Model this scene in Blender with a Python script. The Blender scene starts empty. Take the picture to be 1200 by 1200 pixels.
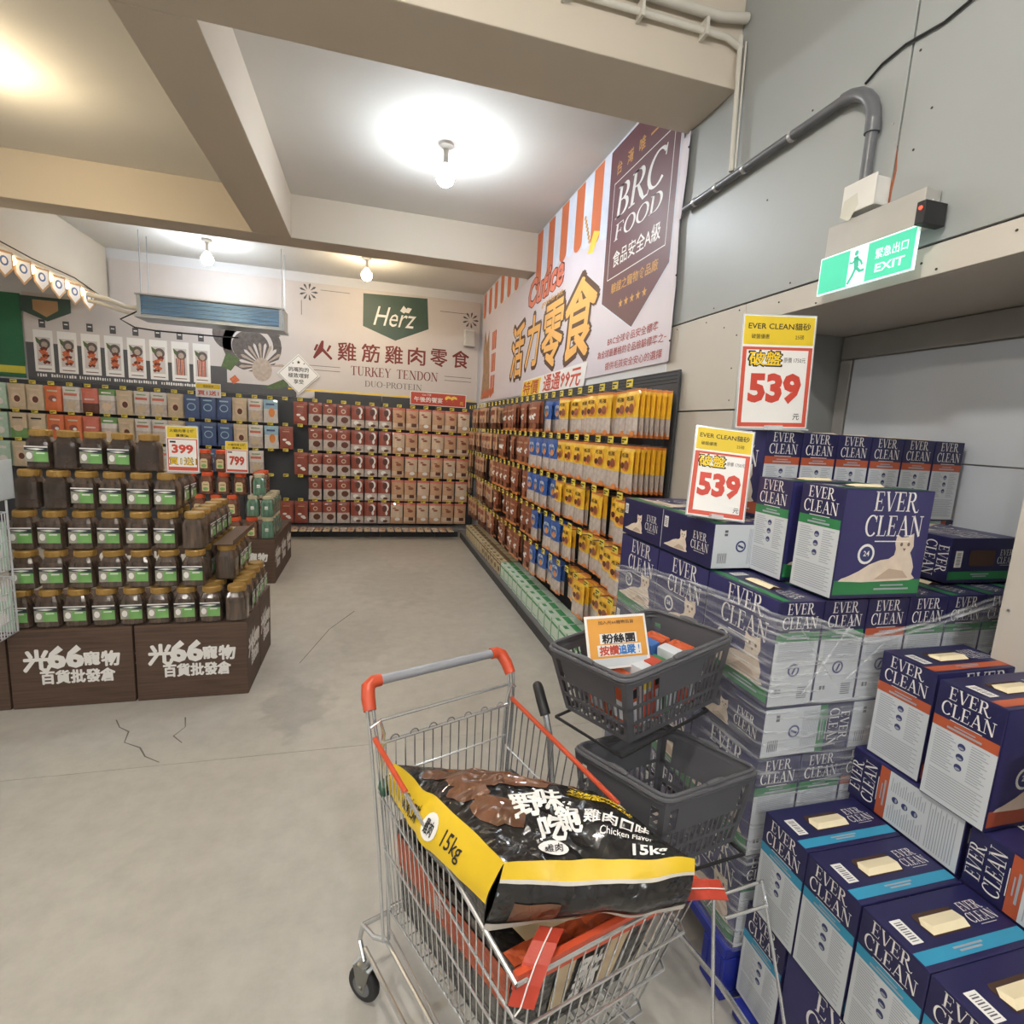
import bpy, bmesh, math, random
from mathutils import Vector, Matrix, noise
R_ = math.radians
PI = math.pi
rnd = random.Random(7)
scn = bpy.context.scene
COL = scn.collection

# ------------------------------------------------------------------ camera
H = 1.65
cam_d = bpy.data.cameras.new('camera')
cam = bpy.data.objects.new('camera', cam_d)
COL.objects.link(cam)
right = Vector((0.96483958, -0.25681315, 0.05596068))
down = Vector((0.01371512, -0.16342655, -0.98646017))
fwd = Vector((0.2624814, 0.95254332, -0.15415818))
M = Matrix.Identity(4)
for i in range(3):
    M[i][0] = right[i]; M[i][1] = -down[i]; M[i][2] = -fwd[i]
M[2][3] = H
cam.matrix_world = M
cam_d.sensor_width = 36.0
cam_d.lens = 36.0 * 612.0 / 1200.0
cam_d.clip_start = 0.02
scn.camera = cam

# ------------------------------------------------------------------ view and world
vs = scn.view_settings
vs.view_transform = 'Standard'
vs.look = 'None'
vs.gamma = 1.0
vs.use_curve_mapping = False
vs.exposure = 0.22
world = bpy.data.worlds.new('world')
scn.world = world
world.use_nodes = True
bg = world.node_tree.nodes['Background']
bg.inputs[0].default_value = (0.9, 0.93, 1.0, 1)
bg.inputs[1].default_value = 0.3

# ------------------------------------------------------------------ materials
MATS = {}
def lin(c):
    return tuple(((v / 255.0) / 12.92 if v / 255.0 <= 0.04045 else ((v / 255.0 + 0.055) / 1.055) ** 2.4) for v in c)
def mat(name, rgb=(200, 200, 200), rough=0.5, metal=0.0, var=0.06, scale=6.0, bump=0.0, bscale=60.0, emit=None, es=1.0, coat=0.0, alpha=1.0, trans=0.0, stretch=None):
    if name in MATS:
        return MATS[name]
    m = bpy.data.materials.new(name)
    m.use_nodes = True
    nt = m.node_tree
    p = nt.nodes['Principled BSDF']
    p.inputs['Roughness'].default_value = rough
    p.inputs['Metallic'].default_value = metal
    c = lin(rgb)
    tc = nt.nodes.new('ShaderNodeTexCoord')
    n = nt.nodes.new('ShaderNodeTexNoise')
    n.inputs['Scale'].default_value = scale
    n.inputs['Detail'].default_value = 4
    vec = tc.outputs['Object']
    if stretch:
        mp = nt.nodes.new('ShaderNodeMapping')
        mp.inputs['Scale'].default_value = stretch
        nt.links.new(vec, mp.inputs['Vector'])
        vec = mp.outputs['Vector']
    nt.links.new(vec, n.inputs['Vector'])
    r = nt.nodes.new('ShaderNodeValToRGB')
    r.color_ramp.elements[0].position = 0.3
    r.color_ramp.elements[1].position = 0.7
    r.color_ramp.elements[0].color = tuple(max(0, v * (1 - var)) for v in c) + (1,)
    r.color_ramp.elements[1].color = tuple(min(1, v * (1 + var)) for v in c) + (1,)
    nt.links.new(n.outputs['Fac'], r.inputs['Fac'])
    nt.links.new(r.outputs['Color'], p.inputs['Base Color'])
    if bump:
        n2 = nt.nodes.new('ShaderNodeTexNoise')
        n2.inputs['Scale'].default_value = bscale
        n2.inputs['Detail'].default_value = 3
        nt.links.new(vec, n2.inputs['Vector'])
        b = nt.nodes.new('ShaderNodeBump')
        b.inputs['Strength'].default_value = bump
        b.inputs['Distance'].default_value = 0.01
        nt.links.new(n2.outputs['Fac'], b.inputs['Height'])
        nt.links.new(b.outputs['Normal'], p.inputs['Normal'])
    if emit:
        p.inputs['Emission Color'].default_value = lin(emit) + (1,)
        p.inputs['Emission Strength'].default_value = es
    p.inputs['Coat Weight'].default_value = coat
    p.inputs['Alpha'].default_value = alpha
    p.inputs['Transmission Weight'].default_value = trans
    MATS[name] = m
    return m

def floor_mat():
    m = mat('concrete_floor', (186, 182, 173), 0.42, var=0.05, scale=1.3, bump=0.05, bscale=25)
    nt = m.node_tree
    p = nt.nodes['Principled BSDF']
    tc = nt.nodes.new('ShaderNodeTexCoord')
    geo = nt.nodes.new('ShaderNodeNewGeometry')
    src = [l.from_socket for l in nt.links if l.to_socket == p.inputs['Base Color']][0]
    # fine grit
    n = nt.nodes.new('ShaderNodeTexNoise'); n.inputs['Scale'].default_value = 9; n.inputs['Detail'].default_value = 9; n.inputs['Roughness'].default_value = .7
    nt.links.new(geo.outputs['Position'], n.inputs['Vector'])
    r = nt.nodes.new('ShaderNodeValToRGB')
    r.color_ramp.elements[0].position = .3; r.color_ramp.elements[0].color = (.84, .84, .84, 1)
    r.color_ramp.elements[1].position = .62; r.color_ramp.elements[1].color = (1, 1, 1, 1)
    nt.links.new(n.outputs['Fac'], r.inputs['Fac'])
    mx = nt.nodes.new('ShaderNodeMixRGB'); mx.blend_type = 'MULTIPLY'; mx.inputs[0].default_value = 1
    nt.links.new(src, mx.inputs[1]); nt.links.new(r.outputs['Color'], mx.inputs[2])
    # dried water stain, a patch with its own ragged outline
    last = mx.outputs[0]
    for (cx, cy, rx, ry, dark) in ((-0.40, 3.05, .22, .36, .80), (-0.05, 3.9, .25, .5, .9), (.25, 5.4, .5, .8, .9)):
        sx = nt.nodes.new('ShaderNodeVectorMath'); sx.operation = 'SUBTRACT'; sx.inputs[1].default_value = (cx, cy, 0)
        nt.links.new(geo.outputs['Position'], sx.inputs[0])
        sc = nt.nodes.new('ShaderNodeVectorMath'); sc.operation = 'MULTIPLY'; sc.inputs[1].default_value = (1 / rx, 1 / ry, 0)
        nt.links.new(sx.outputs[0], sc.inputs[0])
        ln = nt.nodes.new('ShaderNodeVectorMath'); ln.operation = 'LENGTH'; nt.links.new(sc.outputs[0], ln.inputs[0])
        nn = nt.nodes.new('ShaderNodeTexNoise'); nn.inputs['Scale'].default_value = 7; nn.inputs['Detail'].default_value = 5
        nt.links.new(geo.outputs['Position'], nn.inputs['Vector'])
        ad = nt.nodes.new('ShaderNodeMath'); ad.operation = 'MULTIPLY_ADD'; ad.inputs[1].default_value = 1.6; nt.links.new(nn.outputs['Fac'], ad.inputs[0]); nt.links.new(ln.outputs['Value'], ad.inputs[2])
        rr = nt.nodes.new('ShaderNodeMapRange'); rr.inputs['From Min'].default_value = 1.45; rr.inputs['From Max'].default_value = 1.75
        rr.inputs['To Min'].default_value = dark; rr.inputs['To Max'].default_value = 1
        nt.links.new(ad.outputs[0], rr.inputs['Value'])
        m2 = nt.nodes.new('ShaderNodeMixRGB'); m2.blend_type = 'MULTIPLY'; m2.inputs[0].default_value = 1
        nt.links.new(last, m2.inputs[1]); nt.links.new(rr.outputs[0], m2.inputs[2]); last = m2.outputs[0]
    nt.links.new(last, p.inputs['Base Color'])
    return m

def film_mat():
    m = bpy.data.materials.new('stretch_film'); m.use_nodes = True
    nt = m.node_tree; p = nt.nodes['Principled BSDF']; out = nt.nodes['Material Output']
    p.inputs['Base Color'].default_value = (.85, .87, .9, 1); p.inputs['Roughness'].default_value = .12
    p.inputs['Specular IOR Level'].default_value = 1.0
    tr = nt.nodes.new('ShaderNodeBsdfTransparent'); mix = nt.nodes.new('ShaderNodeMixShader')
    tc = nt.nodes.new('ShaderNodeTexCoord'); mp = nt.nodes.new('ShaderNodeMapping'); mp.inputs['Scale'].default_value = (3.0, 3.0, 34.0); mp.inputs['Rotation'].default_value = (.12, .1, 0)
    n = nt.nodes.new('ShaderNodeTexNoise'); n.inputs['Scale'].default_value = 1.6; n.inputs['Detail'].default_value = 6; n.inputs['Distortion'].default_value = .6
    nt.links.new(tc.outputs['Object'], mp.inputs['Vector']); nt.links.new(mp.outputs['Vector'], n.inputs['Vector'])
    mr = nt.nodes.new('ShaderNodeMapRange'); mr.inputs['From Min'].default_value = .48; mr.inputs['From Max'].default_value = .8
    mr.inputs['To Min'].default_value = .12; mr.inputs['To Max'].default_value = .62
    nt.links.new(n.outputs['Fac'], mr.inputs['Value']); nt.links.new(mr.outputs[0], mix.inputs['Fac'])
    b = nt.nodes.new('ShaderNodeBump'); b.inputs['Strength'].default_value = .8; b.inputs['Distance'].default_value = .02
    nt.links.new(n.outputs['Fac'], b.inputs['Height']); nt.links.new(b.outputs['Normal'], p.inputs['Normal'])
    nt.links.new(tr.outputs[0], mix.inputs[1]); nt.links.new(p.outputs[0], mix.inputs[2]); nt.links.new(mix.outputs[0], out.inputs['Surface'])
    MATS['stretch_film'] = m
    return m

W = lambda: mat('print_white', (232, 230, 226), .5, var=.01)
def flat(name, rgb, rough=.5, **k):
    return mat(name, rgb, rough, var=k.pop('var', .02), **k)

# ------------------------------------------------------------------ mesh builder
TXT = {}
def text_geo(body, bold=0.0, res=2, shear=0.0):
    key = (body, bold, res, shear)
    if key in TXT:
        return TXT[key]
    c = bpy.data.curves.new('t', 'FONT')
    c.body = body; c.resolution_u = res; c.offset = bold; c.shear = shear
    o = bpy.data.objects.new('t', c)
    me = bpy.data.meshes.new_from_object(o)
    vs_ = [(v.co.x, v.co.y) for v in me.vertices]
    fs_ = [tuple(p.vertices) for p in me.polygons]
    bpy.data.objects.remove(o); bpy.data.curves.remove(c); bpy.data.meshes.remove(me)
    xs = [v[0] for v in vs_] or [0]; ys = [v[1] for v in vs_] or [0]
    TXT[key] = (vs_, fs_, (min(xs), min(ys), max(xs), max(ys)))
    return TXT[key]

def stroke(pts, w):
    """thick polyline -> quads"""
    V_, F_ = [], []
    for i in range(len(pts)):
        x, y = pts[i]
        a = pts[max(0, i - 1)]; b = pts[min(len(pts) - 1, i + 1)]
        dx, dy = b[0] - a[0], b[1] - a[1]
        l = math.hypot(dx, dy) or 1
        ww = w[i] if isinstance(w, (list, tuple)) else w
        nx, ny = -dy / l * ww / 2, dx / l * ww / 2
        V_ += [(x + nx, y + ny), (x - nx, y - ny)]
        if i:
            k = 2 * i
            F_.append((k - 2, k - 1, k + 1, k))
    return V_, F_
def arc(cx, cy, rx, ry, a0, a1, thick, thin, n=14):
    pts, ws = [], []
    for i in range(n + 1):
        a = R_(a0 + (a1 - a0) * i / n)
        pts.append((cx + rx * math.cos(a), cy + ry * math.sin(a)))
        ws.append(thin + (thick - thin) * abs(math.cos(a)))
    return pts, ws
TK, TN = .15, .05
def S(x0, y0, x1, y1, w): return ([(x0, y0), (x1, y1)], w)
def stem(x, y0=0, y1=1, s=.11): return [S(x, y0, x, y1, TK), S(x - s - .05, y0 + TN / 2, x + s + .05, y0 + TN / 2, TN), S(x - s - .05, y1 - TN / 2, x + s + .05, y1 - TN / 2, TN)]
SG = {
 'E': (stem(.17) + [S(.17, .975, .62, .975, TN), S(.6, 1, .64, .78, .045), S(.17, .5, .5, .5, TN), S(.5, .62, .5, .38, .04), S(.17, .025, .64, .025, TN), S(.62, 0, .68, .25, .045)], .74),
 'F': (stem(.17) + [S(.17, .975, .62, .975, TN), S(.6, 1, .64, .78, .045), S(.17, .5, .5, .5, TN), S(.5, .62, .5, .38, .04)], .7),
 'V': ([S(.12, 1, .42, 0, TK), S(.75, 1, .44, 0, TN), S(0, .975, .27, .975, TN), S(.62, .975, .88, .975, TN)], .86),
 'R': (stem(.17) + [arc(.38, .75, .22, .225, -90, 90, TK, TN), S(.17, .975, .4, .975, TN), S(.17, .525, .4, .525, TN), ([(.38, .52), (.6, .18), (.76, -.03), (.95, -.02), (1.0, .12)], [.1, .15, .1, .06, .03])], .8),
 'C': ([arc(.46, .5, .38, .49, 42, 318, TK, TN, 20), S(.76, .98, .76, .68, .045)], .85),
 'L': (stem(.17) + [S(.17, .025, .62, .025, TN), S(.6, 0, .66, .28, .045)], .7),
 'A': ([S(.12, 0, .43, 1, TN), S(.42, 1.0, .76, 0, TK), S(.22, .33, .66, .33, TN), S(0, .025, .25, .025, TN), S(.6, .025, .92, .025, TN)], .9),
 'N': ([S(.15, 0, .15, 1, TN), S(.17, 1, .77, 0, TK), S(.78, 0, .78, 1, TN), S(0, .025, .3, .025, TN), S(0, .975, .25, .975, TN), S(.64, .975, .93, .975, TN)], .95),
 'B': (stem(.17) + [arc(.36, .755, .21, .22, -90, 90, TK, TN), arc(.38, .265, .25, .24, -90, 90, TK, TN), S(.17, .975, .38, .975, TN), S(.17, .52, .4, .52, TN), S(.17, .025, .4, .025, TN)], .72),
 'O': ([arc(.45, .5, .37, .48, 0, 360, TK, TN, 24)], .9),
 'D': (stem(.17) + [arc(.36, .5, .38, .475, -90, 90, TK, TN, 18), S(.17, .975, .38, .975, TN), S(.17, .025, .38, .025, TN)], .84),
 'T': ([S(.38, 0, .38, 1, TK), S(.22, .025, .54, .025, TN), S(.04, .975, .72, .975, TN), S(.05, 1, .03, .76, .045), S(.71, 1, .73, .76, .045)], .78),
 'U': ([([(.17, 1), (.17, .3), (.24, .08), (.42, .0)], [TK, TK, .12, TN]), ([(.42, .02), (.6, .08), (.68, .3), (.68, 1)], [TN, .06, TN, TN]), S(.02, .975, .34, .975, TN), S(.55, .975, .82, .975, TN)], .86),
 'K': (stem(.17) + [S(.68, .98, .22, .42, TN), S(.36, .6, .74, 0, TK), S(.55, .975, .8, .975, TN), S(.6, .025, .88, .025, TN)], .85),
 'Y': ([S(.12, 1, .4, .48, TK), S(.72, 1, .42, .48, TN), S(.4, 0, .4, .5, TK), S(.26, .025, .55, .025, TN), S(0, .975, .28, .975, TN), S(.6, .975, .84, .975, TN)], .82),
 'P': (stem(.17) + [arc(.38, .74, .23, .235, -90, 90, TK, TN), S(.17, .975, .4, .975, TN), S(.17, .505, .4, .505, TN)], .68),
 'I': (stem(.2), .42), '-': ([S(.05, .45, .4, .45, .07)], .45), ' ': ([], .4),
 'H': (stem(.17) + stem(.7) + [S(.17, .5, .7, .5, TN)], .9),
}
def serif_geo(body, shear=0.0, track=.04):
    key = ('serif', body, shear)
    if key in TXT:
        return TXT[key]
    V_, F_ = [], []; x = 0
    for ch in body:
        st, adv = SG[ch]
        for (pts, w) in st:
            v, f = stroke(pts, w)
            k = len(V_)
            V_ += [(x + a + shear * b, b) for a, b in v]
            F_ += [tuple(k + i for i in q) for q in f]
        x += adv + track
    xs = [v[0] for v in V_]; ys = [v[1] for v in V_]
    TXT[key] = (V_, F_, (min(xs), 0, max(xs), 1))
    return TXT[key]
def star_pts(n=5, r=1.0, ri=.42):
    return [((r if i % 2 == 0 else ri) * math.sin(PI * i / n), (r if i % 2 == 0 else ri) * math.cos(PI * i / n)) for i in range(2 * n)]

class MB:
    def __init__(s): s.v, s.f, s.m, s.mats = [], [], [], []
    def mi(s, m):
        if m not in s.mats: s.mats.append(m)
        return s.mats.index(m)
    def add(s, vs_, fs_, m):
        k = len(s.v); s.v += [tuple(v) for v in vs_]; i = s.mi(m)
        for f in fs_: s.f.append(tuple(k + a for a in f)); s.m.append(i)
    def quad(s, a, b, c, d, m): s.add([a, b, c, d], [(0, 1, 2, 3)], m)
    def box(s, lo, hi, m, mx=None):
        x0, y0, z0 = lo; x1, y1, z1 = hi
        vv = [(x0, y0, z0), (x1, y0, z0), (x1, y1, z0), (x0, y1, z0), (x0, y0, z1), (x1, y0, z1), (x1, y1, z1), (x0, y1, z1)]
        if mx is not None: vv = [mx @ Vector(v) for v in vv]
        s.add(vv, [(0, 3, 2, 1), (4, 5, 6, 7), (0, 1, 5, 4), (1, 2, 6, 5), (2, 3, 7, 6), (3, 0, 4, 7)], m)
    def bevbox(s, lo, hi, m, b=.005):
        bm = bmesh.new(); bmesh.ops.create_cube(bm, size=1)
        for v in bm.verts:
            v.co = Vector([(lo[i] + hi[i]) / 2 + v.co[i] * (hi[i] - lo[i]) for i in range(3)])
        bmesh.ops.bevel(bm, geom=bm.edges[:], offset=b, segments=2, affect='EDGES', profile=.6)
        bm.verts.index_update()
        s.add([v.co[:] for v in bm.verts], [tuple(v.index for v in f.verts) for f in bm.faces], m); bm.free()
    def hexa(s, p, m):  # 8 points bottom 4, top 4
        s.add(p, [(0, 3, 2, 1), (4, 5, 6, 7), (0, 1, 5, 4), (1, 2, 6, 5), (2, 3, 7, 6), (3, 0, 4, 7)], m)
    def tube(s, pts, r, m, n=6, cap=True):
        pts = [Vector(p) for p in pts]; rings = []
        up = None
        for i, p in enumerate(pts):
            d = (pts[min(i + 1, len(pts) - 1)] - pts[max(i - 1, 0)]).normalized()
            if up is None:
                up = Vector((0, 0, 1)) if abs(d.z) < .9 else Vector((1, 0, 0))
            a = d.cross(up)
            if a.length < 1e-4: a = d.cross(Vector((0, 1, 0)))
            a.normalize(); b = d.cross(a).normalized(); up = a.cross(d).normalized()
            rr = r[i] if isinstance(r, (list, tuple)) else r
            rings.append([p + a * rr * math.cos(2 * PI * k / n) + b * rr * math.sin(2 * PI * k / n) for k in range(n)])
        vv = [v for q in rings for v in q]; ff = []
        for i in range(len(pts) - 1):
            for k in range(n):
                ff.append((i * n + k, i * n + (k + 1) % n, (i + 1) * n + (k + 1) % n, (i + 1) * n + k))
        if cap: ff += [tuple(range(n))[::-1], tuple(range((len(pts) - 1) * n, len(pts) * n))]
        s.add(vv, ff, m)
    def lathe(s, prof, m, n=20, c=(0, 0, 0), sq=0.0, ax='z'):
        """profile of (r, z); sq>0 makes a rounded square section"""
        vv, ff = [], []
        for (r, z) in prof:
            for k in range(n):
                a = 2 * PI * k / n
                ca, sa = math.cos(a), math.sin(a)
                if sq:
                    q = (abs(ca) ** sq + abs(sa) ** sq) ** (-1 / sq); x, y = ca * q * r, sa * q * r
                else: x, y = ca * r, sa * r
                if ax == 'z': vv.append((c[0] + x, c[1] + y, c[2] + z))
                elif ax == 'x': vv.append((c[0] + z, c[1] + x, c[2] + y))
                else: vv.append((c[0] + x, c[1] + z, c[2] + y))
        for i in range(len(prof) - 1):
            for k in range(n): ff.append((i * n + k, i * n + (k + 1) % n, (i + 1) * n + (k + 1) % n, (i + 1) * n + k))
        ff.append(tuple(range(n))[::-1]); ff.append(tuple(range((len(prof) - 1) * n, len(prof) * n)))
        s.add(vv, ff, m)
    def plane_pt(s, o, u, v, nrm, off):
        o = Vector(o) + nrm * off
        return lambda x, y: o + u * x + v * y
    def poly(s, pts, o, u, v, m, off=.0006):
        u = Vector(u); v = Vector(v); n = u.cross(v).normalized(); f = s.plane_pt(o, u, v, n, off)
        s.add([f(*p) for p in pts], [tuple(range(len(pts)))], m)
    def rect(s, x0, y0, x1, y1, o, u, v, m, off=.0006): s.poly([(x0, y0), (x1, y0), (x1, y1), (x0, y1)], o, u, v, m, off)
    def ell(s, cx, cy, rx, ry, o, u, v, m, off=.0006, n=20): s.poly([(cx + rx * math.cos(2 * PI * k / n), cy + ry * math.sin(2 * PI * k / n)) for k in range(n)], o, u, v, m, off)
    def geo(s, g, cx, cy, h, o, u, v, m, off=.0012, w=None, rot=0.0, fn=None):
        """place 2-D geometry centred at (cx,cy) with height h (and width w)"""
        vs_, fs_, (x0, y0, x1, y1) = g
        if not vs_: return
        sy = h / max(1e-6, y1 - y0); sx = w / max(1e-6, x1 - x0) if w else sy
        c, sn = math.cos(rot), math.sin(rot); P = []
        if fn is None:
            u = Vector(u); v = Vector(v); n = u.cross(v).normalized(); fn = s.plane_pt(o, u, v, n, off)
        for x, y in vs_:
            a = (x - (x0 + x1) / 2) * sx; b = (y - (y0 + y1) / 2) * sy
            P.append(fn(cx + a * c - b * sn, cy + a * sn + b * c))
        s.add(P, fs_, m)
    def text(s, body, cx, cy, h, o=None, u=None, v=None, m=None, w=None, bold=0.0, off=.0012, shear=0.0, rot=0.0, fn=None, res=2):
        if bold > .012 and any(ord(ch) > 0x2000 for ch in body):
            g = text_geo(body, 0.0, 1, shear); n_ = 8 if bold > .05 else 4; r_b = bold * h * .75
            for k in range(n_):
                a = 2 * PI * (k + .5) / n_
                f2 = (lambda x, y, k=k: fn(x, y)) if fn else None
                s.geo(g, cx + r_b * math.cos(a), cy + r_b * math.sin(a), h, o, u, v, m, off + .00003 * k, w, rot, f2)
            return
        s.geo(text_geo(body, bold, res, shear), cx, cy, h, o, u, v, m, off, w, rot, fn)
    def serif(s, body, cx, cy, h, o, u, v, m, w=None, off=.0012, shear=0.0, rot=0.0):
        s.geo(serif_geo(body, shear), cx, cy, h, o, u, v, m, off, w, rot)
    def mesh(s, name):
        me = bpy.data.meshes.new(name); me.from_pydata(s.v, [], s.f)
        for m in s.mats: me.materials.append(m)
        me.polygons.foreach_set('material_index', s.m); me.update()
        return me
    def build(s, name, parent=None, smooth=False, loc=None, kind=None, label=None):
        me = s.mesh(name)
        if smooth:
            me.polygons.foreach_set('use_smooth', [True] * len(me.polygons))
            try: me.set_sharp_from_angle(angle=R_(38))
            except Exception: pass
        o = bpy.data.objects.new(name, me); COL.objects.link(o)
        if parent: o.parent = parent
        if loc: o.location = loc
        if kind: o['kind'] = kind
        if label: o['label'] = label
        return o

def tag(o, label, cat, group=None):
    o['label'] = label; o['category'] = cat
    if group: o['group'] = group
    return o
def thing(name, label, cat, loc=(0, 0, 0), rz=0.0, group=None, mx=None):
    o = bpy.data.objects.new(name, None); COL.objects.link(o); o.empty_display_size = .05
    if mx is not None: o.matrix_world = mx
    else: o.location = loc; o.rotation_euler = (0, 0, rz)
    return tag(o, label, cat, group)
def inst(name, me, parent=None, loc=None, rot=None):
    o = bpy.data.objects.new(name, me); COL.objects.link(o)
    if parent: o.parent = parent
    if loc: o.location = loc
    if rot: o.rotation_euler = rot
    return o
def copy_tree(o, parent=None):
    c = o.copy(); COL.objects.link(c)
    if parent: c.parent = parent
    for ch in list(o.children): copy_tree(ch, c)
    return c
def struct(o): o['kind'] = 'structure'; return o
ORD = ['zeroth', 'first', 'second', 'third', 'fourth', 'fifth', 'sixth', 'seventh', 'eighth', 'ninth', 'tenth', 'eleventh', 'twelfth', 'thirteenth', 'fourteenth', 'fifteenth', 'sixteenth', 'seventeenth', 'eighteenth', 'nineteenth', 'twentieth', 'twenty-first', 'twenty-second', 'twenty-third', 'twenty-fourth', 'twenty-fifth', 'twenty-sixth', 'twenty-seventh', 'twenty-eighth', 'twenty-ninth', 'thirtieth', 'thirty-first', 'thirty-second']
X_, Y_, Z_ = Vector((1, 0, 0)), Vector((0, 1, 0)), Vector((0, 0, 1))
def frame(origin, ax, ay, az):
    m = Matrix.Identity(4)
    for i in range(3): m[i][0] = ax[i]; m[i][1] = ay[i]; m[i][2] = az[i]; m[i][3] = origin[i]
    return m

# ------------------------------------------------------------------ lamps
def lamp_point(name, loc, power, col, r=.06):
    l = bpy.data.lights.new(name, 'POINT'); l.energy = power; l.color = col; l.shadow_soft_size = r
    o = bpy.data.objects.new(name, l); COL.objects.link(o); o.location = loc; return o
COOL, WARM = (.86, .93, 1.0), (1.0, .80, .52)
m_ceram = mat('bulb_socket', (225, 222, 214), .4)
def bulb(loc, zc, label, col, power, emitname):
    t = thing('ceiling_bulb', label, 'lamp', (loc[0], loc[1], zc))
    d = loc[2] - zc
    b = MB(); b.lathe([(.055, -.0), (.055, -.02), (.03, -.035)], m_ceram, 18); b.build('ceiling_rose', t, True)
    b = MB(); b.lathe([(.018, -.03), (.018, d + .085), (.026, d + .08), (.026, d + .072)], m_ceram, 20); b.build('socket', t, True)
    g = mat('bulb_glow_%s_%d' % (emitname, power), col, .3, emit=None)
    pb = g.node_tree.nodes['Principled BSDF']; pb.inputs['Emission Color'].default_value = tuple(col) + (1,); pb.inputs['Emission Strength'].default_value = power * 7.0
    gu = mat('bulb_dim_' + emitname, (255, 255, 250), .3, emit=(255, 252, 240) if emitname == 'warm' else (235, 246, 255), es=2.2)
    b = MB(); b.lathe([(.026, d + .074), (.046, d + .044), (.062, d + .012)], gu, 20, ); b.build('glass_collar', t, True)
    b = MB(); b.lathe([(.060, d + .012), (.066, d - .004), (.066, d - .02), (.055, d - .052), (.03, d - .072), (.006, d - .079)], g, 20); b.build('glass_bulb', t, True)
    return t
bulb((.50, 4.18, 3.47), 3.68, 'bright cool white bulb hanging in the middle ceiling bay', COOL, 50, 'cool')
bulb((-1.91, 7.35, 3.47), 3.68, 'cool white bulb in front of the back wall above the hanging metal air unit', COOL, 38, 'cool')
bulb((-.08, 7.2, 3.48), 3.68, 'warm bulb in the back bay above the dark green shield sign', WARM, 32, 'warm')
bulb((-2.35, 4.25, 3.47), 3.68, 'warm bulb at the left picture edge in the beige ceiling bay', WARM, 36, 'warm')
bulb((-.3, .5, 3.47), 3.68, 'bulb overhead, behind the top edge of the picture', (1, .96, .89), 90, 'soft')
bulb((-2.2, -1.6, 3.47), 3.68, 'bulb behind the camera on the left', (1, .95, .88), 90, 'soft')
bulb((.7, -2.2, 3.47), 3.68, 'bulb behind the camera on the right', (.95, .97, 1.0), 100, 'neutral')
bulb((-5.0, 1.2, 3.47), 3.68, 'bulb far out on the left, outside the picture', (1, .95, .88), 80, 'soft')
bulb((-5.2, 5.6, 3.47), 3.68, 'bulb in the far left bay, outside the picture', COOL, 70, 'cool')

# ------------------------------------------------------------------ room shell
XW, YB, ZC, ZB = 1.65, 8.3, 3.68, 3.3
m_ceil = mat('ceiling_paint', (216, 214, 208), .8, var=.02, scale=1.5, bump=.08, bscale=14)
m_beam = mat('beam_paint', (206, 196, 180), .8, var=.025, scale=1.2, bump=.1, bscale=10)
m_wallw = mat('wall_plaster', (214, 214, 216), .8, var=.02, scale=2)
m_grey = mat('grey_wall_panel', (156, 160, 159), .42, var=.04, scale=1.4, bump=.12, bscale=9)
m_cream = mat('cream_wall_panel', (196, 190, 180), .5, var=.03, scale=2, bump=.08, bscale=9)
m_dark = mat('joint_dark', (60, 58, 56), .8)
m_floor = floor_mat()
o = MB(); o.box((-7, -5, -.12), (3.2, YB + .3, -.006), m_dark); fl = struct(o.build('floor'))
ys = [-5, -2.4, 0.05, 2.575, 5.1, YB + .3]
for i in range(5):
    for (x0, x1) in ((-7, -2.6), (-2.596, 3.2)):
        b = MB(); b.box((x0, ys[i] + .002, -.006), (x1, ys[i + 1] - .002, 0), m_floor); b.build('floor_slab', fl)
# cracks in the slab, shallow dark seams
m_crack = mat('crack_dark', (112, 106, 98), .9)
b = MB()
for pts in ([(-1.297, 3.03), (-1.25, 2.95), (-1.19, 2.9), (-1.17, 2.8), (-1.08, 2.74), (-1.03, 2.66), (-.95, 2.6)], [(-.96, 3.0), (-.93, 2.9), (-.96, 2.82), (-.9, 2.75)], [(-.45, 3.6), (-.3, 4.2), (-.12, 4.6)]):
    v, f = stroke(pts, [.004 + .006 * rnd.random() for _ in pts]); b.add([(x, y, .0004) for x, y in v], f, m_crack)
b.build('crack', fl)
o = MB(); o.box((-7, -5, ZC), (3.2, YB + .3, ZC + .1), m_ceil); ce = struct(o.build('ceiling'))
def beam(lo, hi):
    b = MB(); b.bevbox(lo, hi, m_beam, .006); return b.build('beam', ce)
beam((-7, 2.41, ZB), (XW, 2.81, ZC)); beam((-7, 5.56, ZB), (XW, 5.85, ZC))
beam((-1.07, 2.81, ZB), (-.74, 5.56, ZC)); beam((-1.07, -5, ZB), (-.74, 2.41, ZC - .001))
beam((-3.75, 5.85, 3.06), (-3.33, YB, ZC))
b = MB(); b.box((-7, YB, 0), (3.2, YB + .1, ZC), m_wallw); struct(b.build('wall_back'))
b = MB(); b.box((-7.1, -5, 0), (-7, YB + .1, ZC), m_wallw); struct(b.build('wall_left'))
b = MB(); b.box((-7.1, -5.1, 0), (3.2, -5, ZC), m_wallw); struct(b.build('wall_front'))
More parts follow.
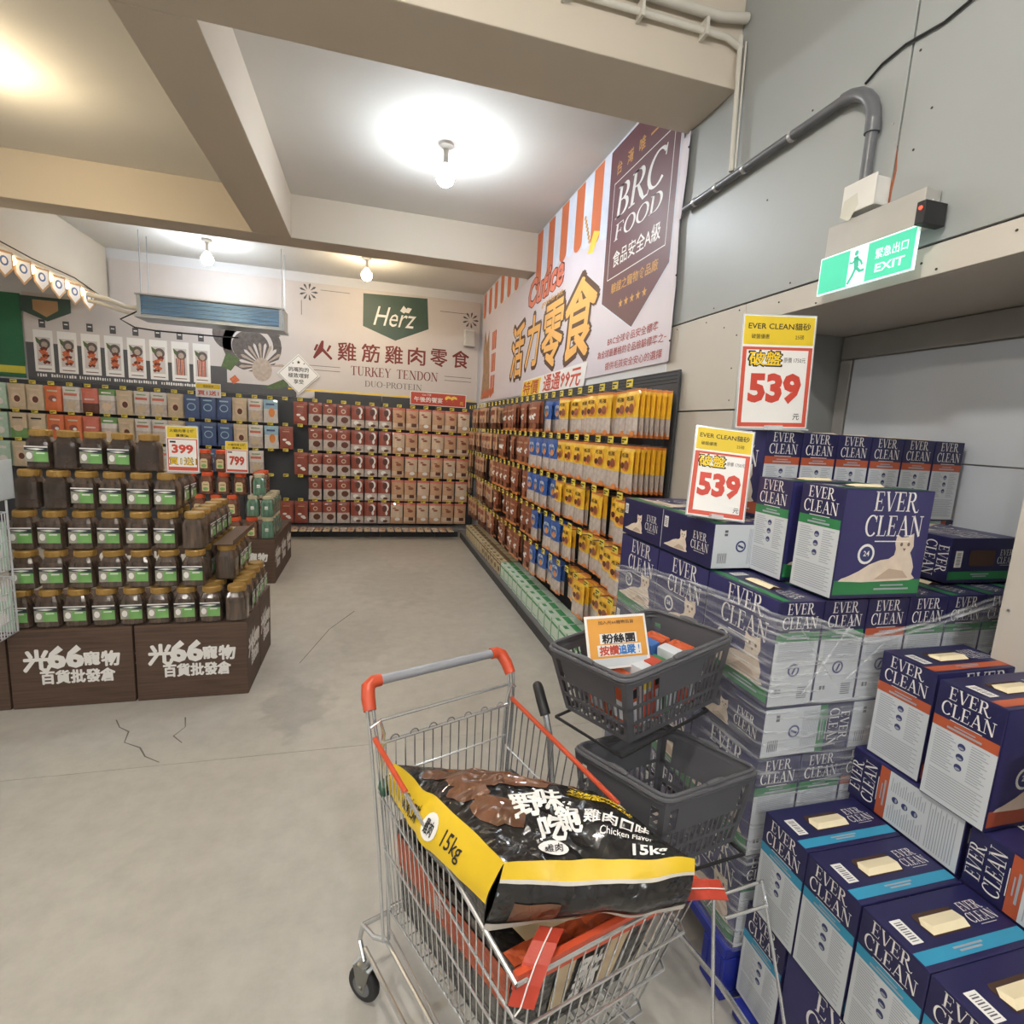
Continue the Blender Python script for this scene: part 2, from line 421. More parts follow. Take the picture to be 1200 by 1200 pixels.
# right wall with a recess for the wide door
XD, YN, YF, ZS = 2.24, .965, 2.16, 2.19
wr = MB(); wr.box((XW + .012, YF + .012, 0), (2.34, YB, ZC), m_dark); wr.box((XW + .012, -5, 0), (2.34, YN - .012, ZC), m_dark); wr.box((XW + .012, YN - .012, ZS + .012), (2.34, YF + .012, ZC), m_dark)
wr = struct(wr.build('wall_right'))
def wpanel(lo, hi, m, bev=.0025):
    b = MB(); b.bevbox(lo, hi, m, bev); return b.build('wall_panel', wr)
g = .0035
m_ban_wall = m_wallw
wpanel((XW, 2.8, 0), (XW + .014, 5.5, ZC), m_wallw); wpanel((XW, 5.505, 0), (XW + .014, YB, ZC), m_wallw)
wpanel((XW, 1.5 + g, 2.285 + g), (XW + .014, 2.8 - g, ZC), m_grey); wpanel((XW, .1, 2.285 + g), (XW + .014, 1.5 - g, ZC), m_grey)
wpanel((XW, -2.2, 2.285 + g), (XW + .014, .1 - g, ZC), m_grey); wpanel((XW, -4.9, 0), (XW + .014, -2.2 - g, ZC), m_grey)
wpanel((XW, YF, 1.805 + g), (XW + .014, 2.8 - g, 2.285 - g), m_cream); wpanel((XW, YF, 0), (XW + .014, 2.8 - g, 1.805 - g), m_cream)
wpanel((XW, YN - 1.3, ZS), (XW + .014, YF - g, 2.285 - g), m_cream)
wpanel((XW, YN - 1.3, 0), (XW + .014, YN, ZS - g), m_cream); wpanel((XW, -2.2, 0), (XW + .014, YN - 1.3 - g, 2.285 - g), m_cream)
# recess linings
b = MB(); b.box((XW + .014, YN, ZS), (XD + .02, YF, ZS + .013), m_cream); b.build('soffit', wr)
b = MB(); b.box((XW + .014, YF, 0), (XD + .02, YF + .013, ZS), m_grey); b.build('jamb', wr)
b = MB(); b.box((XW + .014, YN - .013, 0), (XD + .02, YN, ZS), m_cream); b.build('jamb', wr)
m_screw = mat('screw_dark', (70, 66, 60), .5, .6); m_screwl = mat('screw_bright', (190, 190, 188), .3, .9)
def screw(y, z, m): b.lathe([(.004, 0), (.003, .003)], m, 8, (XW - .002, y, z), ax='x')
b = MB()
for (y, z) in [(2.72, 2.26), (2.45, 2.25), (2.2, 2.262), (1.95, 2.245), (1.62, 2.25), (1.35, 2.235), (1.1, 2.25), (2.3, 2.2), (1.75, 2.2), (1.3, 2.205), (2.21, 2.0), (2.2, 1.85), (2.2, 2.15), (1.9, 2.31), (1.55, 2.31), (2.4, 2.31), (1.46, 2.33), (1.44, 2.6), (1.47, 2.9), (1.9, 2.95), (1.4, 2.7), (2.1, 2.7)]: screw(y, z, m_screw)
b.build('screw', wr)['kind'] = 'stuff'
b = MB()
for (y, z) in [(.945, 1.49), (.945, 1.25), (.945, 1.75), (.945, 1.0), (1.53, 2.72)]: screw(y, z, m_screwl)
b.build('bright_screw', wr)['kind'] = 'stuff'
b = MB(); vv, ff = stroke([(1.497, 2.44), (1.5, 2.5), (1.492, 2.56), (1.5, 2.64)], [.004, .012, .008, .003]); b.add([(XW - .0008, y, z) for y, z in vv], ff, mat('rust_stain', (150, 88, 60), .8)); b.build('rust_mark', wr)
m_door = mat('door_sheet', (196, 202, 210), .25, .0, var=.03, scale=1.2)
m_doorf = mat('door_frame', (160, 158, 154), .35, .3)
b = MB(); b.box((XD, YN, 0), (XD + .04, YF, ZS), m_doorf); dr = struct(b.build('door_1'))
b = MB(); b.bevbox((XD - .02, YN + .01, 2.08), (XD - .0, YF - .01, ZS - .004), m_doorf, .004); b.build('head_rail', dr)
b = MB(); b.bevbox((XD - .02, YF - .075, 0), (XD, YF - .012, 2.075), m_doorf, .004); b.build('side_rail', dr)
b = MB(); b.bevbox((XD - .012, YN + .01, 1.62), (XD - .0, YF - .08, 2.075), m_door, .002); b.build('door_panel', dr)
b = MB(); b.bevbox((XD - .012, YN + .01, .02), (XD - .0, YF - .08, 1.615), m_door, .002); b.build('door_panel', dr)

# conduit, cables, junction box, exit sign on the right wall
m_pvc = mat('grey_pvc', (92, 94, 98), .35, var=.05); m_clip = mat('pipe_clip', (205, 205, 205), .3, .7); m_wpipe = mat('white_pvc', (206, 202, 192), .45); m_blk = mat('black_rubber', (26, 26, 28), .5); m_wht = mat('white_plastic', (216, 214, 208), .4)
t = thing('grey_conduit', 'thick grey plastic conduit rising along the grey wall panels', 'pipe', (XW - .03, 2.75, 2.88))
b = MB(); pts = [(0, -.03, 0), (0, -1.03, .005)] + [(0, -1.03 - .14 * math.sin(a), .005 - .14 * (1 - math.cos(a))) for a in [R_(15 * k) for k in range(1, 7)]] + [(0, -1.17, -.34)]
b.tube(pts, .018, m_pvc, 12); b.build('pipe', t, True)
b = MB(); b.tube(pts[1:8], .0225, m_pvc, 12); b.tube([(0, -1.17, -.13), (0, -1.17, -.17)], .024, m_pvc, 12); b.build('elbow', t, True)
for y in (-.12, -.3, -.5, -.78): b = MB(); b.tube([(0, y, .002), (0, y - .015, .002)], .0215, m_clip, 12); b.build('pipe_clip', t, True)
t = thing('junction_box', 'off-white plastic junction box below the grey conduit with loose tape', 'junction box', (XW - .035, 1.56, 2.50))
b = MB(); b.bevbox((-.03, -.06, -.045), (.035, .055, .045), m_wht, .008); b.build('box_body', t)
b = MB(); b.bevbox((-.036, -.066, -.05), (-.029, .061, .05), m_wht, .004); b.build('cover', t)
b = MB(); b.poly([(0, 0), (.05, .01), (.06, -.03), (.03, -.075), (-.01, -.05)], (-.037, .05, .0), -Y_, Z_, mat('masking_tape', (200, 198, 184), .5)); b.build('tape', t)
b = MB(); b.tube([(XW - .03, 2.38, 3.5), (XW - .03, 2.36, 3.2), (XW - .03, 2.34, 2.91)], .012, m_wpipe, 10); b.tube([(XW - .03, 2.335, 3.45), (XW - .03, 2.325, 3.2), (XW - .03, 2.31, 2.91)], .004, m_wpipe, 6)
tag(b.build('white_conduit', None, True), 'thin white conduit running straight down from the beam to the grey conduit', 'pipe')
t = thing('beam_conduits', 'pair of cream conduits clipped along the near face of the front beam', 'pipe', (0, 2.395, 3.5))
b = MB(); b.tube([(-6.8, -.015, -.02), (1.55, -.015, -.02), (1.63, -.015, -.05)], .014, m_wpipe, 10); b.build('pipe', t, True)
b = MB(); b.tube([(-6.8, -.02, .05), (1.5, -.02, .05), (1.64, -.02, .075)], .022, m_wpipe, 10); b.build('pipe', t, True)
for x in (.75, 1.1, 1.42): b = MB(); b.box((x, -.045, -.05), (x + .015, .012, .02), m_wpipe); b.build('pipe_clip', t)
b = MB(); b.tube([(XW - .006, 1.66, 2.91), (XW - .008, 1.6, 2.935), (XW - .008, 1.52, 2.945), (XW - .008, 1.4, 2.93), (XW - .008, 1.2, 2.96), (XW - .008, .9, 2.97), (XW - .008, .4, 3.0)], .0045, m_blk, 6)
tag(b.build('black_cable', None, True), 'thin black cable tacked to the grey panels above the exit sign', 'cable')
t = thing('exit_sign', 'lit green emergency exit sign with running figure', 'sign', (1.585, 1.5, 2.2))
m_exit = mat('exit_green', (70, 200, 165), .4, emit=(60, 190, 150), es=.42); m_exw = mat('exit_white', (225, 250, 242), .4, emit=(225, 250, 242), es=.5); m_exd = mat('exit_figure', (60, 165, 140), .4, emit=(70, 180, 150), es=.5)
b = MB(); b.bevbox((-.004, -.18, 0), (.004, .18, .13), m_exw, .001); b.build('sign_plate', t)
b = MB(); o_ = Vector((-.0045, .18, 0)); u, v = -Y_, Z_
b.rect(.005, .005, .355, .125, o_, u, v, m_exit, .0005); b.rect(.125, .006, .195, .124, o_, u, v, m_exw, .001)
b.text('緊急出口', .28, .083, .032, o_, u, v, m_exw, .11, .01, .0015); b.text('EXIT', .28, .038, .026, o_, u, v, m_exw, .10, .02, .0015)
b.ell(.152, .108, .008, .009, o_, u, v, m_exd, .0016)
for p, w in (([(.152, .097), (.158, .06)], .018), ([(.155, .092), (.14, .078), (.128, .082)], .007), ([(.157, .09), (.172, .078), (.18, .064)], .007), ([(.156, .06), (.145, .035), (.13, .012)], .01), ([(.158, .06), (.173, .045), (.19, .046)], .01)):
    vv, ff = stroke(p, w); b.add([o_ + u * x + v * y - X_ * .0018 for x, y in vv], ff, m_exd)
b.build('sign_face', t)
b = MB(); b.bevbox((.0, -.18, .132), (.06, .17, .235), mat('sign_bracket', (178, 176, 170), .4, .2), .003); b.build('mount', t)
b = MB(); b.bevbox((-.03, -.21, .12), (.055, -.182, .185), m_blk, .003); b.build('battery_case', t)
b = MB(); b.lathe([(.006, 0), (.004, -.004)], mat('red_led', (255, 70, 50), .3, emit=(255, 60, 40), es=3), 8, (-.03, -.196, .165), ax='x'); b.build('indicator_light', t)
b = MB(); b.tube([(.03, -.18, .2), (.055, -.15, .235), (.058, -.1, .25), (.058, -.03, .235)], .004, m_wht, 6); b.build('lead', t)

# ------------------------------------------------------------------ cat litter cartons
m_navy = mat('carton_navy', (36, 35, 78), .38, var=.06, scale=9); m_ind = mat('carton_indigo', (47, 46, 98), .4, var=.05, scale=5)
m_pw = mat('carton_white', (205, 210, 214), .5, var=.02); m_kraft = mat('carton_kraft_edge', (168, 132, 92), .8)
m_txt = mat('print_offwhite', (236, 234, 230), .5, var=.01); m_fine = mat('fine_print', (160, 166, 176), .6, var=.02)
m_ring = mat('ring_navy', (52, 60, 110), .5); m_cat = mat('cat_fur_print', (222, 206, 188), .55, var=.08, scale=26); m_catd = mat('cat_print_shade', (190, 168, 148), .55)
m_catf = mat('cat_face_print', (120, 96, 84), .55); m_flap = mat('cream_handle', (240, 226, 190), .45); m_hole = mat('carton_hole', (70, 48, 36), .8)
m_bar = mat('barcode_ink', (90, 90, 96), .6)
STR = {'green': mat('stripe_green', (44, 122, 72), .45), 'orange': mat('stripe_orange', (178, 86, 54), .45), 'blue': mat('stripe_sky', (52, 146, 182), .42)}
BB, BW, BH = .300, .146, .300
CAT = [(.02, .0), (.05, .04), (.13, .08), (.25, .16), (.37, .27), (.5, .34), (.6, .36), (.66, .42), (.67, .52), (.65, .62), (.66, .76), (.72, .71), (.80, .72), (.87, .78), (.88, .66), (.89, .56), (.86, .46), (.90, .34), (.93, .22), (.92, .1), (.97, .03), (.9, .0), (.6, -.01), (.3, -.02)]
def cat_print(b, x, y, s, o, u, v):
    b.poly([(x + p[0] * s, y + p[1] * s * .62) for p in CAT], o, u, v, m_cat, .0010)
    b.poly([(x + p[0] * s, y + p[1] * s * .62) for p in [(.45, .02), (.62, .2), (.8, .16), (.88, .04)]], o, u, v, m_catd, .0013)
    for e in (.73, .82): b.ell(x + e * s, y + .37 * s, .018 * s, .02 * s, o, u, v, m_catf, .0015, 8)
    b.poly([(x + .755 * s, y + .33 * s), (x + .795 * s, y + .33 * s), (x + .775 * s, y + .30 * s)], o, u, v, m_catf, .0015)
def logo(b, cx, cy, w, o, u, v, rot=0.0, m=None):
    m = m or m_txt; c, s = math.cos(rot), math.sin(rot)
    def at(dx, dy): return cx + dx * c - dy * s, cy + dx * s + dy * c
    b.serif('EVER', *at(-.01 * w, .19 * w), .27 * w, o, u, v, m, .78 * w, .0014, 0, rot)
    b.serif('CLEAN', *at(0, -.15 * w), .29 * w, o, u, v, m, w, .0014, 0, rot)
    b.rect(*at(-.3 * w, -.375 * w), *at(.3 * w, -.36 * w), o, u, v, m, .0014) if rot == 0 else None
def litter_meshes(kind):
    st = STR[kind]
    body = MB(); body.bevbox((-BB / 2, -BW / 2, 0), (BB / 2, BW / 2, BH), m_navy, .0025)
    # upper band of raised flap edges
    p = MB()
    for sgn in (-1, 1):   # broad faces
        o = Vector((-BB / 2 * (1 if sgn < 0 else -1), sgn * BW / 2, 0)); u = X_ * (1 if sgn < 0 else -1); v = Z_
        p.rect(.003, .003, BB - .003, BH - .003, o, u, v, m_ind, .0004)
        p.rect(.003, .012, BB - .003, .052, o, u, v, st, .0008); p.rect(.003, .003, BB - .003, .012, o, u, v, m_navy, .0008)
        cat_print(p, .01, .05, .275, o, u, v)
        logo(p, .175, .232, .195, o, u, v)
        p.ell(.095, .125, .028, .028, o, u, v, m_txt, .0012); p.ell(.095, .125, .021, .021, o, u, v, m_ring, .0016); p.text('24', .095, .127, .015, o, u, v, m_txt, off=.002, bold=.02, res=1)
        p.rect(.16, .035, .24, .039, o, u, v, m_fine, .0012); p.rect(.14, .024, .26, .029, o, u, v, m_fine, .0012)
    # narrow face (-x): stripe, three round icons, fine print
    for sgn in (-1, 1):
        o = Vector((sgn * BB / 2, BW / 2 * (1 if sgn < 0 else -1), 0)); u = Y_ * (-1 if sgn < 0 else 1); v = Z_
        p.rect(.002, .003, BW - .002, .188, o, u, v, m_pw, .0004); p.rect(.002, .188, BW - .002, .214, o, u, v, st, .0008)
        logo(p, BW / 2, .258, .115, o, u, v)
        p.rect(.05, .203, .096, .206, o, u, v, m_fine, .0012); p.rect(.035, .194, .11, .199, o, u, v, m_fine, .0012)
        if sgn < 0:
            for k in range(3):
                p.ell(.073, .165 - .026 * k, .0085, .0085, o, u, v, m_ring, .0012, 14); p.ell(.073, .162 - .026 * k, .006, .003, o, u, v, m_fine, .0016, 10)
            for k in range(15):
                z = .178 - .0062 * k; p.rect(.012, z, .052 + .006 * ((k * 7) % 3) - .004, z + .0022, o, u, v, m_fine, .0008); p.rect(.092, z, .13 - .006 * ((k * 5) % 3), z + .0022, o, u, v, m_fine, .0008)
            for k in range(11): z = .078 - .0062 * k; p.rect(.012, z, .132 - .012 * ((k * 3) % 2), z + .0022, o, u, v, m_fine, .0008)
        else:
            p.ell(.073, .105, .019, .019, o, u, v, m_ring, .0010); p.ell(.073, .105, .0135, .0135, o, u, v, m_pw, .0013); p.poly([(.066, .095), (.072, .093), (.081, .114), (.075, .116)], o, u, v, m_ring, .0016)
            for k in range(12): z = .182 - .0045 * k; p.rect(.015, z, .13, z + .0016, o, u, v, m_fine, .0008)
            for k in range(6): p.rect(.095, .022 + .006 * k, .128, .0245 + .006 * k, o, u, v, m_bar, .0010)
            p.rect(.02, .04, .028, .052, o, u, v, m_bar, .001); p.rect(.031, .04, .039, .052, o, u, v, m_bar, .001)
    # top: barcode, logo, stripe
    o = Vector((-BB / 2, -BW / 2, BH)); u, v = X_, Y_
    p.rect(.003, .012, BB - .003, .038, o, u, v, st, .0008); p.rect(.11, .02, .17, .024, o, u, v, m_fine, .0012); p.rect(.1, .027, .18, .031, o, u, v, m_fine, .0012)
    p.rect(.022, .052, .052, .105, o, u, v, m_txt, .0010)
    for k in range(9): p.rect(.028, .057 + .005 * k, .046, .0585 + .005 * k + .001 * (k % 2), o, u, v, m_bar, .0014)
    logo(p, .245, .085, .075, o, u, v)
    p.poly([(.088, .055), (.19, .055), (.195, .06), (.195, .1), (.19, .107), (.088, .107), (.083, .1), (.083, .06)], o, u, v, m_hole, .0010)
    # bottom: landscape print
    o = Vector((-BB / 2, BW / 2, 0)); u, v = X_, -Y_
    p.rect(.014, .085, .04, .125, o, u, v, m_txt, .001)
    for k in range(6): p.rect(.018, .09 + .005 * k, .036, .092 + .005 * k, o, u, v, m_bar, .0014)
    cat_print(p, .02, .022, .155, o, u, v); logo(p, .235, .075, .095, o, u, v)
    h = MB(); zz = BH + .002
    h.add([(-.062, -.014, zz - .001), (.042, -.014, zz - .001), (.042, .0, zz + .006), (-.050, -.002, zz + .006), (.042, .024, zz + .001), (-.055, .024, zz + .001)], [(0, 1, 2, 3), (3, 2, 4, 5)], m_flap)
    h.add([(-.062, -.014, zz), (-.05, -.002, zz + .006), (-.055, .024, zz + .001), (-.066, .01, zz)], [(0, 1, 2, 3)], m_flap)
    return body.mesh('carton'), p.mesh('printed_panel'), h.mesh('carry_handle')
LIT = {k: litter_meshes(k) for k in STR}
HANDLE_UP = {'shared': None}
def litter(kind, center, ax, ay, az, label, group=None, handle=True, jig=True):
    """center = centre of the carton's volume"""
    c = Vector(center); ax, ay, az = Vector(ax), Vector(ay), Vector(az)
    org = c - az * (BH / 2)
    mx = frame(org, ax, ay, az)
    if jig: mx = mx @ Matrix.Rotation(rnd.uniform(-.003, .003), 4, 'Z' if abs(az.z) > .5 else 'X' if abs(ax.z) > .5 else 'Y')
    t = thing('litter_box', label, 'box', mx=mx, group=group)
    inst('carton', LIT[kind][0], t); inst('printed_panel', LIT[kind][1], t)
    if handle: inst('carry_handle', LIT[kind][2], t)
    return t
def upright(kind, x0, y0, z0, label, turn=0, group=None, rz=0.0, **k):
    """x0,y0 = lower corner of footprint. turn 0: broad face to -Y; 90: fine-print end to -Y; -90: ring end to -Y"""
    a = R_(turn + rz); ax = Vector((math.cos(a), math.sin(a), 0)); ay = Vector((-math.sin(a), math.cos(a), 0))
    sx, sy = (BB, BW) if turn in (0, 180) else (BW, BB)
    return litter(kind, (x0 + sx / 2, y0 + sy / 2, z0 + BH / 2), ax, ay, Z_, label, group, **k)
GX, GY = .150, .303
# wrapped pallet -------------------------------------------------------
PX, PY = 1.045, 1.088
LZ = [.182, .487, .792, .943]      # floors of the four wrapped layers
TOPZ = .943 + .305
def where(i, j, n=7):
    col_ = 'at the near left corner' if i == 0 and j == 0 else None
    if col_: return col_
    if j == 0: return '%s along the front' % ORD[i + 1]
    if i == 0: return '%s along the aisle side' % ORD[j + 1]
    return 'row %s, %s from the aisle' % (ORD[j + 1], ORD[i + 1])
names = ['bottom wrapped layer', 'second wrapped layer', 'flat-lying third wrapped layer', 'top wrapped layer']
for li in (0, 1, 3):
    for j in range(3):
        for i in range(7):
            if li < 3 and i > 0 and j > 0 and i < 6: continue
            kind = 'green' if li == 3 else ('orange' if (i + j) % 3 == 2 else 'green')
            if li == 3 and i == 2 and j == 0: kind = 'orange'
            upright(kind, PX + i * GX, PY + j * GY, LZ[li], '%s-striped litter box, %s, %s' % (kind, names[li], where(i, j)), -90, 'cat litter boxes on the wrapped pallet', handle=(li == 3), jig=False)
for j in range(3):
    for i in range(3):
        if i and j: continue
        litter('green', (PX + .15 + i * .303, PY + .15 + j * .303, LZ[2] + BW / 2), -Y_, -Z_, X_, 'litter box lying flat in the third wrapped layer, %s' % where(i, j), 'cat litter boxes on the wrapped pallet', handle=False)
# blue plastic pallet
m_pal = mat('blue_pallet_plastic', (36, 48, 150), .4)
def pallet(x0, y0, x1, y1, label, z1=.180):
    t = thing('plastic_pallet', label, 'pallet', ((x0 + x1) / 2, (y0 + y1) / 2, 0))
    w, d = (x1 - x0) / 2, (y1 - y0) / 2
    b = MB(); b.bevbox((-w, -d, z1 - .035), (w, d, z1), m_pal, .006); b.build('deck', t)
    for y in (-d, -.05, d - .1): b = MB(); b.bevbox((-w, y, .002), (w, y + .1, .028), m_pal, .004); b.build('skid', t)
    for y in (-d, -.05, d - .1):
        for x in (-w, -.06, w - .12):
            b = MB(); b.bevbox((x, y, .028), (x + .12, y + .1, z1 - .035), m_pal, .006)
            for k in range(3): b.box((x - .003, y + .012 + .03 * k, .035), (x + .001, y + .022 + .03 * k, z1 - .04), m_pal)
            b.build('block', t)
pallet(PX - .02, PY, 2.12, 2.0, 'blue plastic pallet under the film-wrapped litter boxes')
# lying and standing boxes on the wrapped stack
T0 = TOPZ + .002
litter('green', (PX + .15, PY + .303 + .15, T0 + BW / 2), -Y_, -Z_, X_, 'litter box lying flat on the wrapped stack, under the smaller price sign', handle=False)
litter('green', (PX + .15, PY + .606 + .155, T0 + BW / 2), -Y_, -Z_, X_, 'litter box lying flat on the wrapped stack at its far aisle end', handle=False)
for k in range(3):
    litter('orange', (PX + .15 + .31 * (k + 1) - .0, 1.665, T0 + BW / 2), -Y_, -Z_, X_, 'litter box lying flat beneath the standing back row, %s from the aisle' % ORD[k + 1], 'litter boxes lying under the back row', handle=False)
for k in range(6):
    upright('orange', 1.290 + k * .1515, 1.50, T0 + .149, 'orange-striped litter box standing in the raised back row, %s from the left' % ORD[k + 1], 90, 'orange-striped boxes of the back row')
upright('green', 1.195, 1.075, T0, 'green-striped litter box showing its whole cat picture, in front of the back row', 0, rz=-1)
upright('green', 1.190, 1.245, T0, 'green-striped litter box just behind the one showing its whole cat picture', 0, rz=-2)
litter('green', (1.90, 1.33, T0 + BW / 2), X_, Z_, -Y_, 'litter box lying on its back beside the grey door right of the green-striped pair', handle=False)
# near stack -----------------------------------------------------------
QX = 1.062; QZ = .355; QY = [.908, .760, .610]
b = MB()
names3 = ['farthest', 'middle', 'nearest']
for k, y in enumerate(QY):
    upright('blue', QX, y, QZ + .001, 'sky-blue striped litter box with open handle slot, %s of the three in front' % names3[k], 0)
upright('blue', QX, .475 - .012, QZ + .001, 'sky-blue striped litter box below the bottom edge of the picture', 0)
upright('blue', QX + .005, .93, .052, 'sky-blue striped litter box at floor level under the farthest of the three', 0)
litter('orange', (QX + BW / 2 + .006, .774, .052 + BH / 2), -Y_, X_, Z_, 'dark litter box turned side-on at floor level under the middle sky-blue one', handle=False)
upright('blue', QX + .01, .47, .052, 'litter box at floor level hidden under the nearest sky-blue one', 0)
for k, y in enumerate((.925, .775, .625, .475)):
    upright('orange', QX + .306, y, .052, 'litter box at the bottom of the rear near stack, %s from the far end' % ORD[k + 1], 0, 'boxes at the bottom of the rear near stack', handle=False)
    upright('orange', QX + .306, y, .356, 'litter box in the second layer of the rear near stack, %s from the far end' % ORD[k + 1], 0, 'boxes in the second layer of the rear near stack', handle=False)
b = MB()
for k in range(6): b.box((1.03, .44 + .1 * k, .002), (1.65, .5 + .1 * k, .05), m_pal) if False else None
pl = MB(); pl.bevbox((1.035, .44, .03), (1.648, 1.055, .05), m_pal, .004)
t = thing('plastic_pallet', 'low blue plastic pallet under the near stack of litter boxes', 'pallet', (0, 0, 0)); pl.build('deck', t)
for x in (1.04, 1.3, 1.55): q = MB(); q.bevbox((x, .445, .002), (x + .08, 1.05, .03), m_pal, .004); q.build('skid', t)
LY = .659
litter('orange', (QX + .306 + .146, .925, LY + BW / 2), X_, -Z_, Y_, 'orange-striped litter box lying flat under the two upright orange ones', handle=False)
litter('orange', (QX + .306 + .146, .615, LY + BW / 2), X_, -Z_, Y_, 'litter box lying flat at the right picture edge nearer the camera', handle=False)
upright('orange', 1.378, .905, LY + BW + .003, 'orange-striped litter box with cream handle, left of the two standing on the lying box', 0, rz=0)
upright('orange', 1.352, .735, LY + BW + .003, 'orange-striped litter box with cream handle, right of the two standing on the lying box', 0, rz=0)
upright('orange', 1.345, .45, LY + BW + .003, 'orange-striped litter box cut off by the right edge of the picture', 0)
# stretch film -----------------------------------------------------------
mf = film_mat()
path = [(PX - .006, 1.985), (PX - .006, PY - .006), (2.11, PY - .006)]
def along(s):
    d1 = path[0][1] - path[1][1]
    return (path[0][0], path[0][1] - s, 0) if s < d1 else (path[1][0] + (s - d1), path[1][1], 1)
b = MB(); NS, NZ = 120, 46; tot = (path[0][1] - path[1][1]) + (path[2][0] - path[1][0]); d1 = path[0][1] - path[1][1]
def ftop(s):
    kn = [(0, 1.10), (.3, 1.165), (.6, 1.195), (.85, 1.215), (d1, 1.21), (d1 + .12, 1.20), (d1 + .3, 1.14), (d1 + .5, 1.17), (d1 + .75, 1.235), (d1 + 1.07, 1.30)]
    for a, c in zip(kn, kn[1:]):
        if s <= c[0]: return a[1] + (c[1] - a[1]) * (s - a[0]) / (c[0] - a[0])
    return kn[-1][1]
vv, ff = [], []
for i in range(NS + 1):
    s = tot * i / NS; x, y, f_ = along(s); zt = ftop(s)
    for k in range(NZ + 1):
        z = .186 + (zt - .186) * k / NZ
        n = noise.noise(Vector((s * 5, z * 22, .3))) * .004 + noise.noise(Vector((s * 16, z * 40, 2.3))) * .0025 + .0095
        if k > NZ - 3: n += .004
        vv.append((x - n, y, z) if f_ == 0 else (x, y - n, z))
for i in range(NS):
    for k in range(NZ): a = i * (NZ + 1) + k; ff.append((a, a + NZ + 1, a + NZ + 2, a + 1))
b.add(vv, ff, mf)
t = thing('stretch_film', 'clear crinkled stretch film wound around the big pallet of litter boxes', 'plastic wrap', (0, 0, 0))
b.build('film_sheet', t, True)
b = MB()
for (ds, dz) in ((0, 0), (.012, -.014)):
    pts = []
    for i in range(90):
        s = tot * i / 89; x, y, f_ = along(s); z = ftop(s) + dz + noise.noise(Vector((s * 9, 1, ds * 100))) * .006
        off = .012 + ds * .5
        pts.append((x - off, y, z) if f_ == 0 else (x, y - off, z))
    b.tube(pts, [.004 + .003 * abs(noise.noise(Vector((i * .6, ds * 90, 0)))) for i in range(90)], mf, 5)
b.build('gathered_edge', t, True)
b = MB()
for (a0, z0, a1, z1) in ((.86, 1.16, 1.25, 1.12), (1.0, .98, 1.15, 1.2), (.95, 1.2, 1.1, 1.02), (1.15, 1.02, 1.3, 1.15)):
    P0 = [along(a0 + (a1 - a0) * k / 6) for k in range(7)]
    b.tube([((x - .012) if f_ == 0 else x, y if f_ == 0 else y - .012, z0 + (z1 - z0) * k / 6) for k, (x, y, f_) in enumerate(P0)], [.001, .003, .002, .004, .002, .003, .001], mf, 5)
b.build('film_crease', t, True)

# ------------------------------------------------------------------ price signs
m_acr = mat('acrylic', (222, 228, 230), .1, alpha=.55); m_yel = mat('sign_yellow', (226, 196, 46), .5); m_red = mat('sign_red', (190, 76, 56), .5); m_ink = mat('ink_black', (34, 32, 34), .6); m_num = mat('digit_red', (200, 70, 54), .5); m_gold = mat('sign_gold', (248, 208, 40), .5); m_pink = mat('sign_frame_red', (204, 84, 64), .5)
def price_sign(mx, w, h, label, lines, num, badge=None, unit='元', old=None, foot=.0):
    t = thing('price_sign', label, 'sign', mx=mx)
    b = MB(); b.bevbox((-w / 2, -.002, 0), (w / 2, .002, h), m_acr, .0008); b.build('sign_holder', t)
    b = MB(); b.bevbox((-w * .42, -.045, -.004), (w * .42, .03, .0), m_acr, .001); b.bevbox((-w * .1, -.03, -.004), (w * .1, .0, .012), m_acr, .002); b.build('stand_foot', t)
    b = MB(); o = Vector((-w / 2, -.0022, 0)); u, v = X_, Z_
    b.rect(.004, .004, w - .004, h - .004, o, u, v, m_txt, .0003)
    b.rect(.007, h * .74, w - .007, h - .007, o, u, v, m_yel, .0006)
    b.rect(.007, .007, w - .007, h * .72, o, u, v, m_pink, .0006); b.rect(.021, .021, w - .021, h * .695, o, u, v, m_txt, .0009)
    b.text(lines[0], w / 2, h * .90, h * .062, o, u, v, m_ink, w * .84, .01, .0012)
    for k, l in enumerate(lines[1:]): b.text(l, w * (.78 if k == 0 else .25), h * .81, h * .04, o, u, v, m_ink, None, .0, .0012)
    if badge:
        b.text(badge, w * .34, h * .62, h * .135, o, u, v, m_ink, w * .46, .075, .0012); b.text(badge, w * .34, h * .62, h * .12, o, u, v, m_gold, w * .43, .03, .0018)
        b.text(old or '', w * .74, h * .61, h * .045, o, u, v, m_ink, w * .3, .0, .0012)
    b.text(num, w * .5, h * .36, h * .27, o, u, v, m_num, w * .72, .05, .0014)
    b.text(unit, w * .83, h * .11, h * .055, o, u, v, m_ink, None, .02, .0014)
    b.build('sign_card', t)
    return t
price_sign(Matrix.Translation((1.325, 1.53, T0 + .149 + BH + .006)) @ Matrix.Rotation(R_(-9), 4, 'Z') @ Matrix.Rotation(R_(-2.5), 4, 'Y'), .262, .375, 'larger price sign reading 539, standing on the raised back row of boxes', ['EVER CLEAN貓砂', '25磅', '破盤優惠'], '539', '破盤', old='原價 1750元')
price_sign(Matrix.Translation((1.085, 1.45, T0 + BW + .007)) @ Matrix.Rotation(R_(-20), 4, 'Z') @ Matrix.Rotation(R_(-12), 4, 'X') @ Matrix.Rotation(R_(4), 4, 'Y'), .19, .30, 'smaller price sign reading 539, standing on the flat-lying litter box', ['EVER CLEAN貓砂', '25磅', '破盤優惠'], '539', '破盤', old='原價 1750元')

